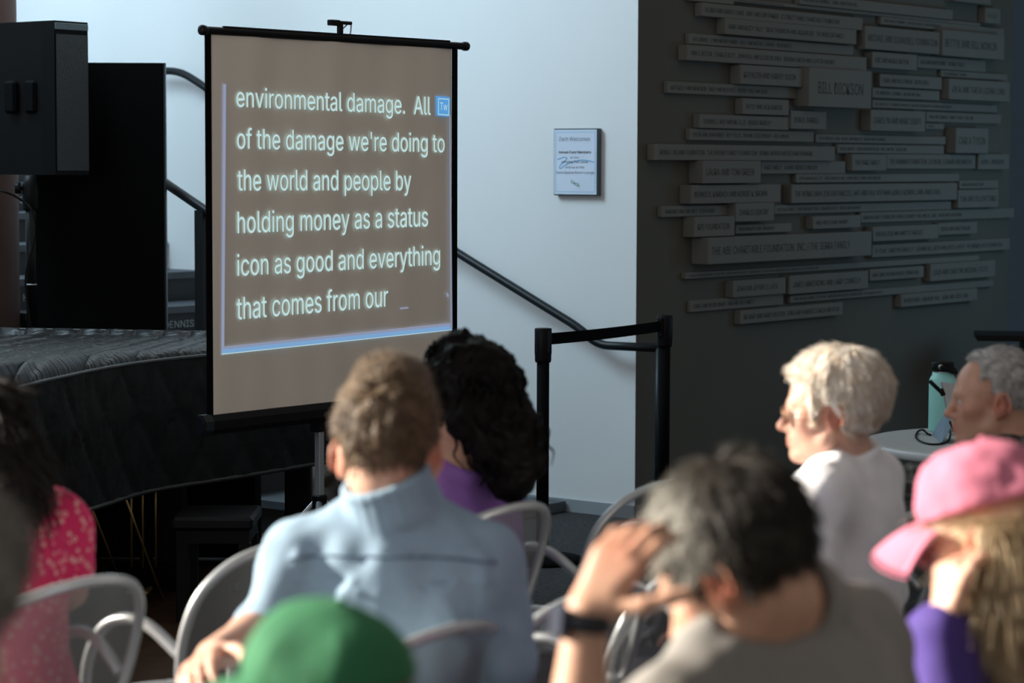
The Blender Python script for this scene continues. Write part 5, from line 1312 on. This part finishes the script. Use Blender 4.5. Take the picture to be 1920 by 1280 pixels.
# ---- grey-haired person with a watch, hand at the brow
B5 = nbody((1378, 1082, 3.27), (1482, 1150, 3.35), (-0.75, 0.66), 0.178, 0.055, 0.56, 0.14, 1.1)
olive = mat('shirt_olive', (0.25, 0.235, 0.215), 0.85, var=0.06, vscale=14, bump=0.12, bscale=250)
hair5 = mat('hair_salt_pepper', (0.030, 0.023, 0.018), 0.55, color2=(0.055, 0.045, 0.036), vscale=30, spec=0.35, attr=(0.42, 0.40, 0.35))
def forelock(f, Pf, Rn):
    f.ell(Pf(0, -0.05, 0.055), (0.080, 0.075, 0.088), Rn, 0.05)
    f.displace(lambda x, y, z: 0.004*vnoise(x*40, y*40, z*40, 58)+0.002*vnoise(x*110, y*110, z*110, 59), 0.02)
W5 = place_px(1100, 1150, 3.08); E5 = place_px(1072, 1490, 3.05)
body5, sh5, A5, hp5 = person('grey-haired person with head bowed on a raised hand, watch on the wrist', B5, rot(64, -33, 0), ('skin_warm', (0.60, 0.34, 0.23)), (0.60, 0.20, 0.12), olive,
    short_hair(hair5, 0.030, 8000, (0, -0.06, 0.11), (0, 0.0, 0.1), 0.0010, jit=0.2, lift=0.2, vol=0.021, noise=0.004, hairline=0.046, seed=51, extra=forelock,
        tintf=lambda L_: np.clip(1.2*np.clip((L_[:, 1]+0.03)/0.075, 0, 1)+0.5*np.clip((-L_[:, 0]-0.045)/0.04, 0, 1)*(L_[:, 1] > -0.04), 0, 1.1)*(0.62+0.5*vnoise(L_[:, 0]*45, L_[:, 1]*45, L_[:, 2]*45, 6))+0.10*vnoise(L_[:, 0]*70, L_[:, 1]*70, L_[:, 2]*70, 4)),
    (-0.75, 0.66), 'short', (dict(E=E5, W=W5, D=(0.50, 0.12, 0.85), N=(0.45, 0.85, 0), T=(0.8, -0.45, -0.25), curls=(0.5, 0.58, 0.62, 0.66), thumb=[(0.75, -0.35, 0.12), (0.95, -0.05, 0.30), (0.95, 0.1, 0.30)]), None), s=1.0, hs=1.03, nr=0.060, collar=0.055, hand_s=1.0, seed=52, wrinkle=0.008)
ax5 = Vector((W5-E5)/np.linalg.norm(W5-E5)); wc = Vector(W5)-ax5*0.012
wt = bpy.data.objects.new('watch', None); C.objects.link(wt); wt.parent = body5; wt['_o'] = body5['_o']
mb = MB(); mb.lathe([(0.0335, -0.012), (0.0352, -0.010), (0.0352, 0.010), (0.0335, 0.012)], wc, 28, ax5); mb.build('strap', mat('watch_strap', (0.012, 0.013, 0.02), 0.5, var=0.1), wt, True)
dx = (Vector((-0.86, -0.40, 0))-ax5*Vector((-0.86, -0.40, 0)).dot(ax5)).normalized(); dy = ax5.cross(dx)
Rw = Matrix((tuple(dx), tuple(dy), tuple(ax5))).transposed()
mb = MB(); mb.box(wc+dx*0.037, (0.011, 0.036, 0.042), Rw, 0.004); cs_ = mb.build('case', mat('watch_case', (0.02, 0.024, 0.045), 0.3, metal=0.0, var=0.05), wt)
mb = MB(); mb.box(wc+dx*0.0432, (0.0012, 0.031, 0.036), Rw); mb.build('watch_face', mat('watch_glass', (0.05, 0.055, 0.075), 0.15, var=0.05), cs_)
# ---- pink cap
B6 = nbody((1853, 1014, 3.80), (1892, 1130, 3.84), (-0.62, 0.78), 0.155, 0.05, 0.56, 0.10, 0.95, True)
R6 = rot(60, -7, 3)
violet = mat('violet_shirt', (0.060, 0.032, 0.20), 0.85, var=0.12, vscale=18, bump=0.15, bscale=200)
hair6 = mat('hair_blond', (0.38, 0.26, 0.14), 0.5, color2=(0.66, 0.52, 0.34), vscale=60, spec=0.4)
lk6 = [([(-0.076, -0.03, 0.02), (-0.088, -0.03, -0.03, -0.02), (-0.088, -0.005, -0.06, -0.07), (-0.080, 0.035, -0.085, -0.12)], 0.020, 0.016), ([(0.0, -0.085, 0.0), (0.0, -0.105, -0.05, -0.03), (0, -0.11, -0.09, -0.07)], 0.06, 0.04), ([(-0.07, -0.04, 0.0), (-0.085, -0.06, -0.05, -0.03), (-0.08, -0.06, -0.10, -0.09)], 0.032, 0.026), ([(0.07, -0.03, 0.0), (0.085, -0.05, -0.05, -0.03), (0.08, -0.06, -0.10, -0.09)], 0.035, 0.028)]
body6, sh6, A6, hp6 = person('person in a pink baseball cap with long blond hair, chin on hand', B6, R6, ('skin_fair', (0.62, 0.36, 0.26)), (0.60, 0.20, 0.12), violet,
    long_hair(hair6, lk6, 0.12, 3500, 61, 0.005, 0.0012, jit=0.08, capvol=0.004, below=0.030), (-0.62, 0.78), 'long', (dict(E=place_px(1790, 1380, 3.66), W=place_px(1772, 1160, 3.68), D=(0.10, 0.14, 0.95), N=(0.8, 0.5, 0), T=(0.4, -0.9, 0.1), curls=(1.25, 1.3, 1.3, 1.3), thumb=[(0.2, -0.3, 0.9), (0.5, 0.2, 0.8), (0.7, 0.5, 0.4)]), None), s=0.95, hs=0.98, nr=0.048, collar=0.03, seed=61)
pink = mat('cap_pink', (0.58, 0.17, 0.25), 0.85, var=0.06, vscale=25, bump=0.1, bscale=300)
cap_hat(body6, B6['HC'], R6, pink, 1.06, seed=62, dents=0.007, blen=0.092, drp=0.034)
# ---- green cap
B7 = nbody((603, 1350, 2.85), (630, 1600, 2.87), (-0.75, 0.66), 0.15, 0.05, 0.54, 0.06, 0.95)
R7 = rot(62, 8, 0)
body7, *_ = person('person in a dark green baseball cap, nearest below the light blue shirt', B7, R7, ('skin_fair', (0.62, 0.36, 0.26)), (0.60, 0.20, 0.12), mat('shirt_charcoal', (0.05, 0.05, 0.055), 0.85, var=0.1),
    short_hair(hair1, 0.02, 1500, hs=0.93, vol=0.006, noise=0.003, seed=71), (-0.75, 0.66), 'short', hs=0.93, seed=71, s=0.95)
cap_hat(body7, B7['HC'], R7, mat('cap_green', (0.025, 0.16, 0.065), 0.85, var=0.08, vscale=25, bump=0.1, bscale=300), 0.97, seed=72)
# ---- pink dotted top at the left edge
def dotted():
    m = mat('dotted_pink', (0.62, 0.012, 0.11), 0.8); nt = m.node_tree; b = nt.nodes['Principled BSDF']; tc = nt.nodes.new('ShaderNodeTexCoord')
    v = nt.nodes.new('ShaderNodeTexVoronoi'); v.inputs['Scale'].default_value = 52; v.inputs['Randomness'].default_value = 0.75; nt.links.new(tc.outputs['Object'], v.inputs['Vector'])
    r = nt.nodes.new('ShaderNodeValToRGB'); e = r.color_ramp.elements; r.color_ramp.interpolation = 'LINEAR'
    e[0].position = 0.15; e[0].color = (0.62, 0.012, 0.11, 1); e[1].position = 0.21; e[1].color = (0.75, 0.42, 0.38, 1)
    k_ = e.new(0.30); k_.color = (0.75, 0.42, 0.38, 1); k_ = e.new(0.36); k_.color = (0.62, 0.012, 0.11, 1)
    nt.links.new(v.outputs['Distance'], r.inputs['Fac']); nt.links.new(r.outputs['Color'], b.inputs['Base Color']); return m
B8 = nbody((-62, 845, 4.95), (-26, 948, 4.96), (-0.62, 0.78), 0.16, 0.045, 0.56, 0.03, 1.05, True)
lk8 = [([(0, -0.06, 0.04), (0.02, -0.10, -0.05), (0.03, -0.10, -0.12)], 0.075, 0.05), ([(0.06, -0.03, 0.04), (0.085, -0.05, -0.05), (0.08, -0.07, -0.12)], 0.055, 0.045), ([(-0.06, -0.03, 0.04), (-0.08, -0.05, -0.05), (-0.07, -0.07, -0.12)], 0.055, 0.045)]
body8, sh8, A8, hp8 = person('dark-haired person in a bright pink dotted top at the left edge', B8, rot(42, -4), ('skin_tan', (0.50, 0.28, 0.19)), (0.48, 0.17, 0.10), dotted(),
    long_hair(mat('hair_darkbrown', (0.010, 0.007, 0.006), 0.5, color2=(0.022, 0.015, 0.012), vscale=40, spec=0.3), lk8, 0.10, 3000, 81, 0.011, 0.0016, jit=0.25, wave=0.006), (-0.62, 0.78), 'short', (None, dict(E=place_px(128, 1105, 5.05))), s=0.95, nr=0.05, collar=0.0, seed=81)
# ---- blurred grey head in the corner
B9 = nbody((-140, 1125, 2.62), (-95, 1390, 2.62), (-0.75, 0.66), 0.165, 0.05, 0.56, 0.06)
person('grey-haired person cut off at the left edge, nearest to the camera', B9, rot(55, -4), ('skin_ruddy', (0.56, 0.30, 0.21)), (0.58, 0.20, 0.14), mat('shirt_navy', (0.03, 0.04, 0.07), 0.85, var=0.1),
    short_hair(mat('hair_grey', (0.16, 0.14, 0.12), 0.5, color2=(0.36, 0.34, 0.31), vscale=40, spec=0.35), 0.026, 2500, vol=0.016, noise=0.007, seed=91), (-0.75, 0.66), 'short', seed=91)
# chairs of the people whose seats lie below the frame or behind others
def seat_for(B, fwd, label):
    f2 = unit((fwd[0], fwd[1], 0)); p = np.array(B['H'])-f2*0.02; c = copy_tree(chair0); c.location = (p[0], p[1], 0); c.rotation_euler = (0, 0, math.atan2(-f2[0], f2[1])); c['label'] = label
seat_for(B4, (-0.95, 0.31), 'silver mesh armchair under the person in the plaid shirt')
seat_for(B5, (-0.75, 0.66), 'silver mesh armchair under the person with the watch')
seat_for(B6, (-0.62, 0.78), 'silver mesh armchair under the person in the pink cap')
seat_for(B7, (-0.75, 0.66), 'silver mesh armchair under the person in the green cap')
seat_for(B9, (-0.75, 0.66), 'silver mesh armchair under the grey-haired person at the left edge')

# ================================================================== TABLE AND WHAT STANDS ON IT
TZ = 0.76
tc_ = Vector((1.66, 8.18, 0))
tab = thing('round_table', 'round pale grey table by the dark wall behind the plaid shirt', 'table', tc_, world=True)
mb = MB(); mb.lathe([(0.44, TZ-0.028), (0.452, TZ-0.022), (0.455, TZ-0.012), (0.45, TZ-0.003), (0.44, TZ)], tc_, 64); mb.build('tabletop', M['table'], tab)
mb = MB(); mb.lathe([(0.447, TZ-0.034), (0.459, TZ-0.028), (0.459, TZ-0.010), (0.4545, TZ-0.004)], tc_, 64); mb.build('edge_band', M['tableedge'], tab, True)
mb = MB(); mb.lathe([(0.035, 0.03), (0.035, TZ-0.03)], tc_, 24); mb.build('column', M['blackm'], tab, True)
mb = MB(); mb.lathe([(0.26, 0), (0.26, 0.012), (0.06, 0.035)], tc_, 40); mb.build('base', M['blackm'], tab)
bp_ = atz(1766, 808, TZ); bp_ = Vector((bp_.x, bp_.y, TZ)); kx = bp_.y/F_PX
bt = thing('water_bottle', 'mint green steel water bottle with black lid standing on the round table', 'bottle', bp_, world=True)
hB = 131*kx; rB = 25.5*kx
mb = MB(); mb.lathe([(rB*0.95, 0), (rB, 0.004), (rB, hB*0.70), (rB*0.97, hB*0.745), (rB*0.86, hB*0.79), (rB*0.78, hB*0.81), (rB*0.76, hB*0.85)], bp_, 40); mb.build('body', M['mint'], bt, True)
mb = MB(); mb.lathe([(rB*0.74, hB*0.845), (rB*0.74, hB*0.875)], bp_, 40); mb.build('neck_ring', M['silver'], bt, True)
mb = MB(); mb.lathe([(rB*0.80, hB*0.87), (rB*0.82, hB*0.88), (rB*0.82, hB*0.99), (rB*0.78, hB*1.0)], bp_, 40); lid = mb.build('lid', M['black'], bt, True)
ld = Vector((0.93, -0.36, 0)); sd2 = Vector((0.36, 0.93, 0))
mb = MB()
lp_ = smooth_path([bp_+UP*hB*0.94-sd2*rB*0.86, bp_+UP*hB*0.90-sd2*rB*0.8+ld*rB*0.55, bp_+UP*hB*0.855+ld*rB*0.98, bp_+UP*hB*0.90+sd2*rB*0.8+ld*rB*0.55, bp_+UP*hB*0.94+sd2*rB*0.86], 6)
mb.tube(lp_, 0.0075, 10); mb.build('carry_strap', M['black'], bt, True)
mb = MB(); mb.lathe([(0.009, 0), (0.009, 0.004)], bp_+UP*hB*0.94-Vector((0.35, 0.93, 0))*rB*0.83-ld*0.0, 16, (-0.35, -0.93, 0)); mb.build('strap_stud', M['silver'], bt, True)
# tablet on its kickstand, back towards the camera
tp = atz(1800, 830, TZ); tp = Vector((tp.x, tp.y, TZ))
tcd = thing('tablet_computer', 'grey tablet propped on its blue-grey kickstand in front of the mint bottle', 'tablet', tp, world=True)
ty = tp.y
q0_, q1_, q2_, q3_ = at(1764, 717, ty+0.02), at(1850, 727, ty+0.10), at(1862, 822, ty+0.06), at(1783, 816, ty-0.03)
nrm_ = (q1_-q0_).cross(q3_-q0_).normalized()*0.007
mb = MB(); mb.add([q0_, q1_, q2_, q3_]+[p-nrm_ for p in (q0_, q1_, q2_, q3_)], [(0, 1, 2, 3), (7, 6, 5, 4), (0, 4, 5, 1), (1, 5, 6, 2), (2, 6, 7, 3), (3, 7, 4, 0)]); mb.build('body', M['silver'], tcd)
k0, k1 = at(1775, 767, ty-0.02), at(1783, 800, ty-0.04); k3, k2 = atz(1747, 814, TZ+0.004), atz(1766, 829, TZ+0.004)
nk = (k1-k0).cross(k3-k0).normalized()*0.004
mb = MB(); mb.add([k0, k1, k2, k3]+[p+nk for p in (k0, k1, k2, k3)], [(0, 1, 2, 3), (7, 6, 5, 4), (0, 4, 5, 1), (1, 5, 6, 2), (2, 6, 7, 3), (3, 7, 4, 0)]); ks = mb.build('kickstand', M['bluegrey'], tcd)
mb = MB(); a_ = k3.lerp(k0, 0.42).lerp(k2.lerp(k1, 0.42), 0.55); u_ = (k0-k3).normalized(); v_ = (k1-k0).normalized(); w_n = u_.cross(v_).normalized()
for off_ in (0, 0.009): mb.box(a_+v_*off_, (0.030, 0.004, 0.0086), Matrix((tuple(u_), tuple(v_), tuple(w_n))).transposed())
mb.build('mark', M['ink'], ks)
mb = MB(); mb.tube([at(1743, 714, ty-0.01), at(1767, 737, ty-0.01)], 0.007, 10); mb.tube([at(1764, 729, ty-0.012), at(1769, 741, ty-0.012)], 0.0085, 10); mb.build('hinge', M['black'], tcd, True)
cb_ = [atz(1745, 815, TZ+0.004), atz(1738, 812, TZ+0.004), atz(1731, 806, TZ+0.02), atz(1722, 808, TZ+0.006), atz(1717, 818, TZ+0.004), atz(1724, 826, TZ+0.004), atz(1742, 832, TZ+0.004), atz(1762, 832, TZ+0.004), atz(1778, 826, TZ+0.004), atz(1782, 812, TZ+0.02), at(1781, 790, ty-0.06), at(1786, 803, ty-0.07), atz(1800, 818, TZ+0.004)]
mb = MB(); mb.tube(smooth_path(cb_, 6), 0.0035, 8); o = mb.build('charging_cable', M['black'], loc=atz(1742, 832, TZ), smooth=True); tag(o, 'thin black cable looped on the round table in front of the bottle', 'cable')

for o in bpy.data.objects:
    if '_o' in o: del o['_o']
